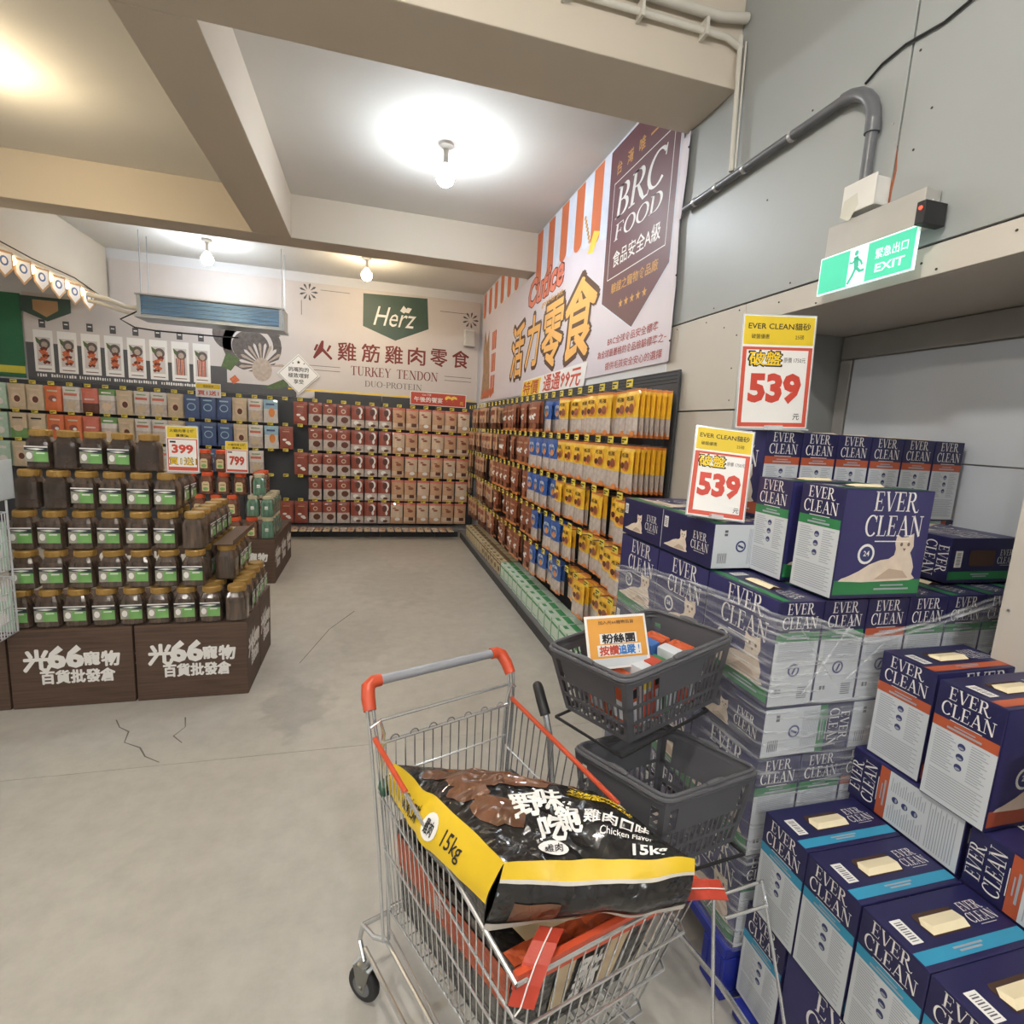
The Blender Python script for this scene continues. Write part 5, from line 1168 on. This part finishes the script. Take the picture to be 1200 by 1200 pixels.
for k in range(10): b.tube([bot(-1, 0).lerp(bot(1, 0), k / 9), bot(-1, LN).lerp(bot(1, LN), k / 9)], .0022, m_chr, 5, False)
for k in range(15): f = LN * k / 14; b.tube([bot(-1, f), bot(1, f)], .0022, m_chr, 5, False)
b.build('floor_grid', ct, True)
b = MB(); b.tube([L(-.21, -.06, .215), L(.21, -.06, .215)], .007, m_chr, 8); b.build('cross_bar', ct, True)
b = MB(); b.tube([L(-.16, .60, .165), L(.16, .60, .165)], .007, m_chr, 8); b.build('cross_bar', ct, True)
b = MB()
for k in range(5): x = -.13 + .065 * k; b.tube([L(x, -.05, .16), L(x * .9, .59, .165)], .003, m_chr, 5, False)
b.build('lower_tray_wires', ct, True)
def caster(x, f, rz):
    c_ = MB(); c_.lathe([(.012, .125), (.020, .122), (.020, .112), (.012, .108)], m_chrd, 12, L(x, f, 0)[:])
    M_ = Matrix.Translation(L(x, f, 0)) @ Matrix.Rotation(rz, 4, 'Z')
    for s_ in (-1, 1): c_.hexa([M_ @ Vector(v) for v in [(s_ * .016 - .0015, -.01, .038), (s_ * .016 + .0015, -.01, .038), (s_ * .016 + .0015, .012, .038), (s_ * .016 - .0015, .012, .038), (s_ * .016 - .0015, -.03, .116), (s_ * .016 + .0015, -.03, .116), (s_ * .016 + .0015, .028, .116), (s_ * .016 - .0015, .028, .116)]], m_chrd)
    c_.hexa([M_ @ Vector(v) for v in [(-.018, -.03, .112), (.018, -.03, .112), (.018, .028, .112), (-.018, .028, .112), (-.018, -.03, .117), (.018, -.03, .117), (.018, .028, .117), (-.018, .028, .117)]], m_chrd)
    o_ = c_.build('caster', ct, True)
    w_ = MB(); pr = [(.030, -.013), (.047, -.012), (.0515, -.006), (.0515, .006), (.047, .012), (.030, .013)]; w_.lathe(pr, m_tyre, 24, (0, 0, 0), ax='x'); w_.v = [tuple(M_ @ Vector((v[0], v[1], v[2] + .0525))) for v in w_.v]; w_.build('wheel', o_, True)
    h_ = MB(); h_.lathe([(.012, -.0155), (.03, -.0145), (.03, .0145), (.012, .0155)], m_hub, 18, (0, 0, 0), ax='x'); h_.lathe([(.006, -.022), (.008, -.018), (.008, .018), (.006, .022)], m_chrd, 10, (0, 0, 0), ax='x'); h_.v = [tuple(M_ @ Vector((v[0], v[1], v[2] + .0525))) for v in h_.v]; h_.build('hub', o_, True)
caster(-.215, -.03, .5); caster(.215, -.03, .3); caster(-.16, .60, -.2); caster(.16, .60, .2)
b = MB(); b.bevbox((-.205, -.06, .70), (-.182, -.02, .725), mat('green_lock', (44, 92, 70), .5), .003); b.build('coin_lock', ct)

# ------------------------------------------------------------------ food sacks
m_sk = mat('sack_black_film', (26, 24, 25), .22, var=.3, scale=7, bump=.55, bscale=11, coat=.5); m_sky = mat('sack_yellow', (226, 190, 36), .38, var=.06, bump=.15, bscale=14); m_skw = mat('sack_white_seam', (206, 200, 190), .55, bump=.2, bscale=50); m_skb = mat('sack_brown_picture', (104, 68, 46), .28, var=.4, scale=14, bump=.5, bscale=12, coat=.4); m_sko = mat('sack_orange_picture', (176, 112, 58), .3, var=.35, scale=14, bump=.5, bscale=12, coat=.4)
m_skor = mat('sack_orange', (196, 90, 52), .36, var=.08, bump=.3, bscale=14); m_skc = mat('sack_cream_picture', (214, 190, 150), .35, var=.08); m_tape = mat('sack_red_tape', (176, 60, 40), .5, var=.08, bump=.2, bscale=60); m_foil = mat('sack_grey_back', (120, 116, 110), .3, .3, bump=.4, bscale=12)
def crinkle(m, sc, st):
    nt = m.node_tree; p = nt.nodes['Principled BSDF']; tc = nt.nodes.new('ShaderNodeTexCoord')
    n = nt.nodes.new('ShaderNodeTexNoise'); n.inputs['Scale'].default_value = sc * .5; n.inputs['Detail'].default_value = 3
    nt.links.new(tc.outputs['Object'], n.inputs['Vector'])
    mx = nt.nodes.new('ShaderNodeMixRGB'); mx.inputs[0].default_value = .22; nt.links.new(tc.outputs['Object'], mx.inputs[1]); nt.links.new(n.outputs['Color'], mx.inputs[2])
    v = nt.nodes.new('ShaderNodeTexVoronoi'); v.feature = 'DISTANCE_TO_EDGE'; v.inputs['Scale'].default_value = sc; nt.links.new(mx.outputs[0], v.inputs['Vector'])
    r = nt.nodes.new('ShaderNodeMapRange'); r.inputs['From Max'].default_value = .28; nt.links.new(v.outputs['Distance'], r.inputs['Value'])
    b_ = nt.nodes.new('ShaderNodeBump'); b_.inputs['Strength'].default_value = st; b_.inputs['Distance'].default_value = .012; nt.links.new(r.outputs[0], b_.inputs['Height'])
    old = [l.from_socket for l in nt.links if l.to_socket == p.inputs['Normal']]
    if old: nt.links.new(old[0], b_.inputs['Normal'])
    nt.links.new(b_.outputs['Normal'], p.inputs['Normal'])
crinkle(m_sk, 13, .75); crinkle(m_skb, 13, .7); crinkle(m_sko, 13, .7); crinkle(m_skor, 16, .4)
def nz(p, k, amp): return noise.noise(Vector((p[0] * k, p[1] * k, p[2] * k))) * amp
class Sack:
    """T, B: top and bottom corner quads (A far left, B far right, C near right, D near left)"""
    def __init__(s, T, B, bulge, wr=.008, seed=0.0):
        s.T, s.B = [Vector(p) for p in T], [Vector(p) for p in B]; s.bulge = bulge; s.wr = wr; s.seed = seed
    def quadp(s, Q, u, v): return (Q[0] * (1 - u) + Q[1] * u) * (1 - v) + (Q[3] * (1 - u) + Q[2] * u) * v
    def disp(s, p, amp):
        q = p + Vector((s.seed, s.seed * 2, 0)); return Vector((nz(q, 9, amp), nz(q + Vector((5, 1, 2)), 9, amp), nz(q + Vector((2, 7, 1)), 13, amp)))
    def top(s, u, v, off=0.0):
        p = s.quadp(s.T, u, v); e = (1 - abs(2 * u - 1) ** 2.6) * (1 - abs(2 * v - 1) ** 2.6)
        q = p + Vector((0, 0, s.bulge * max(0, e))); ridge = abs(noise.noise(Vector((u * 6 + v * 3 + s.seed, v * 7 - u * 2, .5)))) ** .7
        return q + s.disp(p, s.wr) + Vector((0, 0, -ridge * s.wr * 1.3 * min(1, e * 3) + off))
    def side(s, a, c, u, w, bow=.02, off=0.0):
        p = (s.T[a] * (1 - u) + s.T[c] * u) * (1 - w) + (s.B[a] * (1 - u) + s.B[c] * u) * w
        n = (s.T[c] - s.T[a]).cross(Vector((0, 0, 1))).normalized()
        cen = sum(s.T, Vector()) / 4
        if n.dot(p - cen) < 0: n = -n
        tp = p.copy(); base = s.disp(s.T[a] * (1 - u) + s.T[c] * u, s.wr) * (1 - w) + s.disp(s.B[a] * (1 - u) + s.B[c] * u, s.wr) * w
        return tp + base + n * (bow * math.sin(PI * w) * (.4 + .6 * math.sin(PI * u)) + off + (noise.noise(Vector((u * 9 + a, w * 4, s.seed))) * s.wr * .5 * math.sin(PI * w)))
    def bottom(s, u, v): 
        p = s.quadp(s.B, u, v); e = (1 - abs(2 * u - 1) ** 2) * (1 - abs(2 * v - 1) ** 2); return p + s.disp(p, s.wr) * (1.0) - Vector((0, 0, .02 * e))
def grid(b, fn, nu, nv, m, flip=False, u0=0., u1=1., v0=0., v1=1.):
    vv = [fn(u0 + (u1 - u0) * i / nu, v0 + (v1 - v0) * j / nv) for i in range(nu + 1) for j in range(nv + 1)]
    ff = []
    for i in range(nu):
        for j in range(nv):
            a = i * (nv + 1) + j; q = (a, a + nv + 1, a + nv + 2, a + 1); ff.append(q[::-1] if flip else q)
    b.add(vv, ff, m)
def top_text(b, sk, body, cu, cv, h, w, m, rot=0.0, off=.003, bold=.0, gu=.38, gv=.42):
    """cu,cv in patch units; h,w in metres"""
    b.text(body, 0, 0, h, m=m, w=w, bold=bold, rot=rot, fn=lambda x, y: sk.top(cu + (x + .55 * y) / gu, cv - y / gv, off))
t = thing('food_sack', 'big black and yellow 15kg pet food sack lying across the cart', 'sack', (0, 0, 0))
sk = Sack([(.074, 1.275, .772), (.50, .985, .855), (.616, .757, .850), (.246, .815, .862)], [(.072, 1.235, .690), (.48, .965, .765), (.602, .755, .756), (.212, .805, .752)], .055, .010)
b = MB(); grid(b, lambda u, v: sk.top(u, v), 40, 40, m_sk, True)
grid(b, lambda u, w: sk.side(1, 2, u, w), 20, 6, m_sk); grid(b, lambda u, w: sk.side(0, 1, u, w), 20, 6, m_sk)
grid(b, lambda u, w: sk.side(3, 2, u, w, .03), 30, 8, m_sk); grid(b, lambda u, w: sk.side(0, 3, u, w, .03), 30, 8, m_sk); grid(b, sk.bottom, 12, 12, m_foil)
b.build('sack_body', t, True)
b = MB(); grid(b, lambda u, w: sk.side(0, 3, u, w, .033, .002), 30, 6, m_sky, v0=-.05, v1=.60); b.build('yellow_gusset', t, True)
b = MB(); grid(b, lambda u, w: sk.side(3, 2, u, w, .032, .003), 30, 3, m_sky, v0=-.05, v1=.17); b.build('yellow_end_band', t, True)
b = MB(); grid(b, lambda u, w: sk.side(3, 2, u, w, .032, .003), 30, 1, m_skw, v0=.17, v1=.22); b.build('white_piping', t, True)
b = MB(); grid(b, lambda u, w: sk.side(3, 2, u, w, .03, .003) - Vector((0, 0, .0)), 30, 2, m_skw, v0=.93, v1=1.1); b.build('bottom_seam', t, True)
b = MB(); grid(b, lambda u, w: sk.side(3, 2, u, w, .03, .002), 10, 4, m_skb, u0=.1, u1=.32, v0=.5, v1=.9); b.build('end_picture', t, True)
for k, (u0, u1, v0, v1, m) in enumerate(((.06, .62, .06, .30, m_skb), (.22, .80, .05, .18, m_sko), (.30, .62, .28, .48, m_skb), (.08, .30, .55, .80, m_skb), (.12, .40, .24, .48, m_skb), (.45, .70, .22, .32, m_sko), (.05, .25, .42, .58, m_skb))):
    b = MB(); ctr = ((u0 + u1) / 2, (v0 + v1) / 2); pts = []
    n_ = 20; rings = 4; vv = [sk.top(ctr[0], ctr[1], .0014 + .0003 * k)]; ff = []
    for r in range(1, rings + 1):
        for q in range(n_):
            a = 2 * PI * q / n_; jr = 1 + .25 * noise.noise(Vector((math.cos(a) * 2 + k * 5, math.sin(a) * 2, 1)))
            vv.append(sk.top(ctr[0] + (u1 - u0) / 2 * math.cos(a) * r / rings * jr, ctr[1] + (v1 - v0) / 2 * math.sin(a) * r / rings * jr, .0014 + .0003 * k))
    for q in range(n_): ff.append((0, 1 + (q + 1) % n_, 1 + q))
    for r in range(1, rings):
        for q in range(n_): a0 = 1 + (r - 1) * n_; a1 = 1 + r * n_; ff.append((a0 + q, a0 + (q + 1) % n_, a1 + (q + 1) % n_, a1 + q))
    b.add(vv, [f[::-1] for f in ff], m); b.build('printed_picture', t, True)
for ch, u_, v_, h_, w_ in (('野', .35, .655, .085, .056), ('味', .50, .60, .085, .05), ('吃', .37, .82, .062, .05), ('飽', .50, .76, .07, .046)):
    b = MB(); top_text(b, sk, ch, u_, v_, h_, w_, m_txt, .15, bold=.04); b.build('white_brush_lettering', t)
b = MB(); top_text(b, sk, '雞肉口味', .76, .735, .045, .125, m_txt, -.05, bold=.03); b.build('white_flavour_lettering', t)
b = MB(); top_text(b, sk, 'Chicken Flavor', .74, .845, .022, .105, m_txt, -.03, bold=.01); b.build('white_english_lettering', t)
b = MB(); top_text(b, sk, '15kg', .80, .945, .034, .072, m_txt, .0, bold=.03); b.build('weight_lettering', t)
for k in range(3): b = MB(); top_text(b, sk, '天然無穀鮮肉配方', .86 - .035 * k, .36 + .085 * k, .03, .095 + .01 * k, m_sky, -.12, bold=.02); b.build('yellow_lettering', t)
b = MB(); b.add([sk.top(.30 + .075 * math.cos(a) , .925 + .035 * math.sin(a), .0035) for a in [2 * PI * q / 16 for q in range(16)]], [tuple(range(16))[::-1]], m_txt); b.text('雞肉', 0, 0, .016, m=m_ink, w=.035, bold=.03, fn=lambda x, y: sk.top(.30 + (x + .5 * y) / .38, .925 - y / .42, .0048)); b.build('white_badge', t)
b = MB(); g_ = lambda x, y: sk.side(0, 3, .72 + x / .48, .29 - y / .09, .033, .0045)
b.text('15kg', 0, 0, .030, m=m_ink, w=.062, bold=.01, fn=g_); b.build('black_gusset_lettering', t); b = MB(); b.text('雞肉口味', 0, 0, .028, m=m_ink, w=.085, bold=.02, fn=lambda x, y: sk.side(0, 3, .34 + x / .48, .29 - y / .09, .033, .0045)); b.build('black_gusset_lettering', t)
b = MB(); b.add([sk.side(0, 3, .55 + .06 * math.cos(a), .28 + .2 * math.sin(a), .033, .004) for a in [2 * PI * q / 16 for q in range(16)]], [tuple(range(16))], m_txt); b.text('雞肉', 0, 0, .02, m=m_ink, w=.03, bold=.03, fn=lambda x, y: sk.side(0, 3, .55 + x / .48, .28 - y / .09, .033, .0055)); b.build('gusset_badge', t)

t = thing('food_sack', 'orange and black pet food sack inside the cart under the big black sack', 'sack', (0, 0, 0))
Mx = Matrix.Translation((.215, 1.37, 0)) @ Matrix.Rotation(R_(20), 4, 'Z')
LW = lambda x, f, z: Mx @ Vector((x, -f, z))
s2 = Sack([LW(-.178, .09, .64), LW(.18, .09, .66), LW(.228, .625, .695), LW(-.165, .585, .69)], [LW(-.155, .10, .375), LW(.155, .10, .375), LW(.18, .56, .42), LW(-.135, .53, .41)], .015, .005, 4.0)
b = MB(); grid(b, lambda u, v: s2.top(u, v), 24, 24, m_sk, True)
grid(b, lambda u, w: s2.side(1, 2, u, w, .0), 16, 6, m_sk); grid(b, lambda u, w: s2.side(0, 1, u, w, .0), 16, 6, m_sk); grid(b, lambda u, w: s2.side(3, 2, u, w, .0), 16, 6, m_sk); grid(b, lambda u, w: s2.side(0, 3, u, w, .0), 20, 6, m_sk); grid(b, s2.bottom, 10, 10, m_foil)
b.build('sack_body', t, True)
b = MB(); grid(b, lambda u, w: s2.side(0, 3, u, w, .0, .002), 20, 3, m_skor, v0=.12, v1=.48); b.build('orange_side_band', t, True)
b = MB(); b.text('雞肉', 0, 0, .03, m=m_txt, w=.05, bold=.03, fn=lambda x, y: s2.side(0, 3, .45 + x / .5, .3 - y / .19, .0, .0035)); b.build('side_lettering', t)
b = MB(); grid(b, lambda u, v: s2.top(u, v, .002), 16, 3, m_skor, True, v0=.93, v1=1.03); grid(b, lambda u, w: s2.side(3, 2, u, w, .0, .002), 16, 3, m_skor, v0=-.02, v1=.22); b.build('orange_end_band', t, True)
b = MB(); grid(b, lambda u, v: s2.top(u, v, .0025), 8, 6, m_skc, True, u0=.12, u1=.52, v0=.70, v1=.935); grid(b, lambda u, v: s2.top(u, v, .0025), 4, 4, m_skc, True, u0=.72, u1=.9, v0=.8, v1=.92); b.build('cream_picture', t, True)
b = MB()
grid(b, lambda u, w: s2.side(3, 2, u, w, .0, .0022), 5, 4, m_skc, u0=.3, u1=.42, v0=.24, v1=.85); grid(b, lambda u, w: s2.side(3, 2, u, w, .0, .0022), 5, 4, m_skc, u0=.66, u1=.8, v0=.24, v1=.85)
b.build('end_panel', t, True)
b = MB(); b.text('野味', 0, 0, .085, m=m_txt, w=.06, bold=.05, fn=lambda x, y: s2.side(3, 2, .54 + x / .36, .55 - y / .19, .0, .004)); b.build('white_lettering', t); b = MB(); b.text('雞', 0, 0, .035, m=m_txt, bold=.05, fn=lambda x, y: s2.top(.6 + x / .36, .86 - y / .5, .004)); b.build('white_lettering', t)
def ribbon(b, pts, wv, m, th=.002):
    pts = [Vector(p) for p in pts]; wv = Vector(wv); n = len(pts); vv = []
    for p in pts: vv += [p - wv, p + wv]
    nn = (pts[-1] - pts[0]).cross(wv).normalized() * th
    vv2 = [v + nn for v in vv]; k = 2 * n; ff = []
    for i in range(n - 1): a = 2 * i; ff += [(a, a + 1, a + 3, a + 2), (k + a + 2, k + a + 3, k + a + 1, k + a), (a, a + 2, k + a + 2, k + a), (a + 3, a + 1, k + a + 1, k + a + 3)]
    ff += [(0, k, k + 1, 1), (2 * n - 2, 2 * n - 1, k + 2 * n - 1, k + 2 * n - 2)]
    b.add(vv + vv2, ff, m)
P1 = [(.335, .775, .748), (.312, .748, .752), (.288, .725, .738), (.272, .712, .715), (.258, .702, .685)]
b = MB(); ribbon(b, P1, (.021, -.008, .0), m_tape); q = b.build('sewn_tape', t)
b = MB(); b.tube([Vector(p) + Vector((-.002, -.004, .004)) for p in P1], .0014, m_txt, 5); b.tube([Vector(P1[-1]) + Vector((-.002, -.004, .004)), Vector(P1[-1]) + Vector((-.012, -.006, -.006))], .0014, m_txt, 5); b.build('stitching', q, True)
P2 = [(.585, .795, .752), (.63, .785, .758), (.67, .778, .758), (.705, .775, .752)]
b = MB(); ribbon(b, P2, (.002, .018, .006), m_tape); q = b.build('sewn_tape', t)
b = MB(); b.tube([Vector(p) + Vector((0, -.002, .005)) for p in P2], .0011, m_txt, 5); b.build('stitching', q, True)

# ------------------------------------------------------------------ hand baskets and their trolley
m_bk = mat('basket_charcoal', (90, 90, 94), .45, var=.04)
def basket(L_, F_, R2, hgt, label, tilt=Vector((0, 0, 0))):
    """L_, F_, R2: rim corners (far left, front, right); fourth follows"""
    L_, F_, R2 = Vector(L_), Vector(F_), Vector(R2); K_ = L_ + R2 - F_
    rimc = [L_, F_, R2, K_]; nrm = (R2 - F_).cross(L_ - F_).normalized(); cen = sum(rimc, Vector()) / 4
    botc = [cen + (p - cen) * .84 - nrm * hgt for p in rimc]
    t = thing('hand_basket', label, 'basket', tuple(cen - nrm * hgt))
    off = cen - nrm * hgt
    rim_, bot_ = [p - off for p in rimc], [p - off for p in botc]
    c0 = cen - off
    for k in range(4):
        A, B = rim_[k], rim_[(k + 1) % 4]; C, D = bot_[(k + 1) % 4], bot_[k]
        long_ = (B - A).length > .33; nn = ((B - A).cross(D - A)).normalized()
        if nn.dot(c0 - A) < 0: nn = -nn
        th = nn * .0026
        def W_(u, w): return (A * (1 - u) + B * u) * (1 - w) + (D * (1 - u) + C * u) * w
        b = MB()
        def slab(u0, u1, w0, w1, ex=0.0):
            p = [W_(u0, w1), W_(u1, w1), W_(u1, w0), W_(u0, w0)]
            b.hexa([p[0], p[1], p[1] + th, p[0] + th, p[3], p[2], p[2] + th, p[3] + th], m_bk)
        for (w0, w1) in ((0, .15), (.44, .49), (.70, .75), (.93, 1.0)): slab(0, 1, w0, w1)
        slab(0, .06, .15, .93); slab(.94, 1, .15, .93)
        nb = 20 if long_ else 13
        pa, pb = (.30, .74) if long_ else (.14, .86)
        slab(pa, pb, .15, .44)
        for i in range(1, nb):
            u = .06 + .88 * i / nb; hw = .0075 if long_ else .0115
            for (w0, w1) in ((.15, .44), (.49, .70), (.75, .93)):
                if w0 == .15 and pa - .02 < u < pb + .02: continue
                slab(u - hw, u + hw, w0, w1)
        b.build('side_wall', t)
    b = MB(); n_ = 9
    for i in range(n_ + 1):
        u = i / n_; hw = .012
        def Q(u, v): return (bot_[0] * (1 - u) + bot_[1] * u) * (1 - v) + (bot_[3] * (1 - u) + bot_[2] * u) * v
        up = nrm * .003
        for (a0, a1, b0, b1) in ((max(0, u - hw * 2), min(1, u + hw * 2), 0, 1), (0, 1, max(0, u - hw * 1.4), min(1, u + hw * 1.4))):
            p = [Q(a0, b0), Q(a1, b0), Q(a1, b1), Q(a0, b1)]; b.hexa([q for q in p] + [q + up for q in p], m_bk)
    b.build('basket_floor', t)
    # rolled rim with rounded corners
    def loop(sc, dz, r, mm, name, par, seg=None):
        pts = []
        for k in range(4):
            p, a, c = rim_[k], rim_[k - 1], rim_[(k + 1) % 4]
            d0, d1 = (a - p).normalized() * .03, (c - p).normalized() * .03
            for q in range(5): s_ = q / 4; pts.append((p + d0) * (1 - s_) ** 2 + p * 2 * s_ * (1 - s_) + (p + d1) * s_ ** 2)
        pts = [c0 + (p - c0) * sc + nrm * dz for p in pts]
        bb = MB(); bb.tube(pts + [pts[0], pts[1]], r, mm, 8, False); return bb.build(name, par, True)
    loop(1.02, 0.0, .0065, m_bk, 'rim', t); loop(1.0, -.012, .0045, m_bk, 'rim', t)
    h1 = loop(.985, .009, .0052, m_bk, 'carry_handle', t)
    for k in (0, 1, 2, 3):
        p = (rim_[k] + rim_[(k + 1) % 4]) / 2; d_ = (rim_[(k + 1) % 4] - rim_[k]).normalized() * .03; b = MB(); b.tube([p - d_ + nrm * .012, p - d_ * .4 + nrm * .014, p + d_ * .4 + nrm * .014, p + d_ + nrm * .012], [.006, .0078, .0078, .006], m_bk, 8); b.build('handle_bump', h1, True)
    return t, rim_, bot_, off, nrm
b1, r1, q1, off1, n1 = basket((.500, 1.335, 1.045), (.622, 1.100, 1.045), (.995, 1.190, 1.105), .205, 'upper charcoal plastic hand basket full of small packs with a sign card')
b2, r2, q2, off2, n2 = basket((.560, 1.235, .785), (.700, .990, .785), (1.018, 1.055, .780), .215, 'lower empty charcoal plastic hand basket on the trolley')
# goods in the upper basket
m_pkg, m_pkb = mat('pack_green', (60, 128, 84), .4), mat('pack_blue', (66, 110, 176), .4)
cols_ = [('orange', m_skor), ('white', m_pw), ('red', m_red), ('green', m_pkg), ('white', m_pw), ('orange', m_skor), ('orange', m_skor), ('orange', m_skor), ('green', m_pkg), ('orange', m_skor), ('blue', m_pkb), ('orange', m_skor)]
Fv, ux, uy = Vector(q1[1]) + off1, (Vector(q1[2]) - Vector(q1[1])).normalized(), (Vector(q1[0]) - Vector(q1[1])).normalized()
lx, ly = (Vector(q1[2]) - Vector(q1[1])).length, (Vector(q1[0]) - Vector(q1[1])).length
for k, (cn, mm) in enumerate(cols_):
    i, j = k % 6, k // 6
    px_, py_ = .038 + (lx - .115) * i / 5, .030 + j * .080
    hh = .172 if (k * 5) % 3 else .15; w_, d_ = .038, .07
    org = Fv + ux * px_ + uy * py_ + n1 * .006
    mx = frame(org, ux, uy, n1) @ Matrix.Rotation(rnd.uniform(-.02, .02), 4, 'Y')
    r_ = thing('snack_pack', '%s snack pack in the upper basket, %s row, %s from the front corner' % (cn, ('near', 'far')[j], ORD[i + 1]), 'pack', mx=mx, group='packs in the upper basket')
    b = MB(); b.bevbox((0, 0, 0), (w_, d_, hh), mm, .004); b.build('pack_body', r_, True)
    b = MB(); b.rect(.006, .02, .034, hh * .55, (0, 0, 0), X_, Z_, m_pw if mm is not m_pw else m_red, .0006); b.rect(.006, hh * .62, .034, hh * .8, (0, 0, 0), X_, Z_, m_yel if k % 2 else m_ink, .0006); b.rect(.01, .02, .06, hh * .5, (0, d_, 0), -Y_, Z_, m_pw if mm is not m_pw else m_red, .0006); b.build('pack_label', r_)
# sign card in the basket
ca, cb_, cc = Vector((.568, 1.262, 1.158)), Vector((.758, 1.272, 1.158)), Vector((.590, 1.195, 1.005))
ux_, vy_ = (cb_ - ca).normalized(), (ca - cc); vy_ = (vy_ - ux_ * vy_.dot(ux_)).normalized(); nn_ = ux_.cross(vy_)
wcard, hcard = .19, .142
t = thing('sign_card', 'small orange and white sign card with Chinese lettering standing in upper basket', 'sign', mx=frame(ca - vy_ * hcard, ux_, -nn_, vy_))
m_so = mat('card_orange', (224, 160, 72), .5, var=.05); m_sb = mat('card_blue', (60, 120, 190), .5)
b = MB(); b.bevbox((0, 0, 0), (wcard, .003, hcard), m_txt, .001); b.build('card', t)
b = MB(); o = Vector((0, 0, 0)); b.rect(.007, .028, wcard - .007, hcard - .007, o, X_, Z_, m_so, .0006); b.rect(.04, .066, .155, .093, o, X_, Z_, m_txt, .0012); b.text('粉絲團', .0975, .0795, .024, o, X_, Z_, m_ink, .10, .06, .0018)
b.rect(.03, .034, .165, .063, o, X_, Z_, m_txt, .0012); b.text('按讚', .065, .0485, .024, o, X_, Z_, m_red, .058, .06, .0018); b.text('追蹤', .12, .0485, .024, o, X_, Z_, m_sb, .05, .06, .0018); b.text('!', .157, .0485, .022, o, X_, Z_, m_sb, None, .0, .0018)
b.text('加入光66寵物百貨', .095, .123, .010, o, X_, Z_, m_br, .11, .02, .0014); b.rect(.01, .006, wcard - .01, .027, o, X_, Z_, m_pw, .0009)
b.build('card_print', t)

# trolley that carries the baskets
t = thing('basket_trolley', 'chrome basket trolley with black grips standing behind the shopping cart', 'trolley', (.74, 1.15, 0))
def TW(p): return Vector(p) - Vector((.74, 1.15, 0))
def tt(name, pts, r, m, n=8): b_ = MB(); b_.tube([TW(p) for p in pts], r, m, n); return b_.build(name, t, True)
tt('upright', [(.505, 1.40, .86), (.514, 1.375, .83), (.525, 1.345, .76), (.535, 1.32, .6), (.55, 1.29, .12)], .010, m_chr); tt('upright', [(.90, 1.50, .93), (.905, 1.47, .90), (.91, 1.45, .80), (.915, 1.42, .6), (.92, 1.38, .12)], .010, m_chr)
tt('grip', [(.482, 1.275, .87), (.476, 1.30, .90), (.482, 1.35, .912), (.495, 1.395, .895), (.508, 1.39, .85)], .015, m_blk, 12); tt('grip', [(.875, 1.38, .985), (.868, 1.41, .99), (.872, 1.47, .985), (.89, 1.50, .955), (.903, 1.48, .915)], .015, m_blk, 12)
for zz, w0 in ((.828, 0), (.558, 0)):
    if zz > .7: a, c, d = (.535, 1.33, zz), (.64, 1.115, zz), (.95, 1.20, zz + .055)
    else: a, c, d = (.55, 1.29, zz), (.70, 1.0, zz), (.985, 1.03, zz)
    e = (.90, 1.44, zz + (.05 if zz > .7 else 0))
    tt('basket_arm', [a, c, d], .0045, m_blk); tt('basket_arm', [e, d], .0045, m_blk); tt('basket_arm', [a, e], .0045, m_blk)
tt('front_loop', [(.83, .965, .50), (.84, .958, .525), (.995, .965, .535), (.985, .93, .50), (.86, .93, .49)], .0045, m_chr)
tt('chassis_rail', [(.55, 1.29, .12), (.70, .98, .12), (.80, .80, .12)], .009, m_chr); tt('chassis_rail', [(.92, 1.38, .12), (.985, 1.05, .12), (.995, .78, .12)], .009, m_chr); tt('cross_bar', [(.80, .80, .12), (.995, .78, .12)], .009, m_chr)
tt('rear_bar', [(.55, 1.29, .12), (.92, 1.38, .12)], .009, m_chr)
tt('front_post', [(.80, .80, .12), (.80, .86, .3), (.835, .95, .545)], .0045, m_chr); tt('front_post', [(.995, .78, .12), (.995, .86, .3), (.985, .96, .545)], .0045, m_chr)
for (x, y) in ((.55, 1.29), (.92, 1.38), (.80, .80), (.995, .78)):
    b = MB(); p = TW((x, y, 0)); b.lathe([(.010, .118), (.018, .112), (.018, .10), (.010, .098)], m_chrd, 10, p[:]); b.box((p.x - .014, p.y - .012, .04), (p.x - .011, p.y + .012, .105), m_chrd); b.box((p.x + .011, p.y - .012, .04), (p.x + .014, p.y + .012, .105), m_chrd); q = b.build('caster', t, True)
    b = MB(); b.lathe([(.02, -.009), (.036, -.008), (.039, 0), (.036, .008), (.02, .009)], m_tyre, 18, (p.x, p.y, .040), ax='x'); b.build('wheel', q, True)
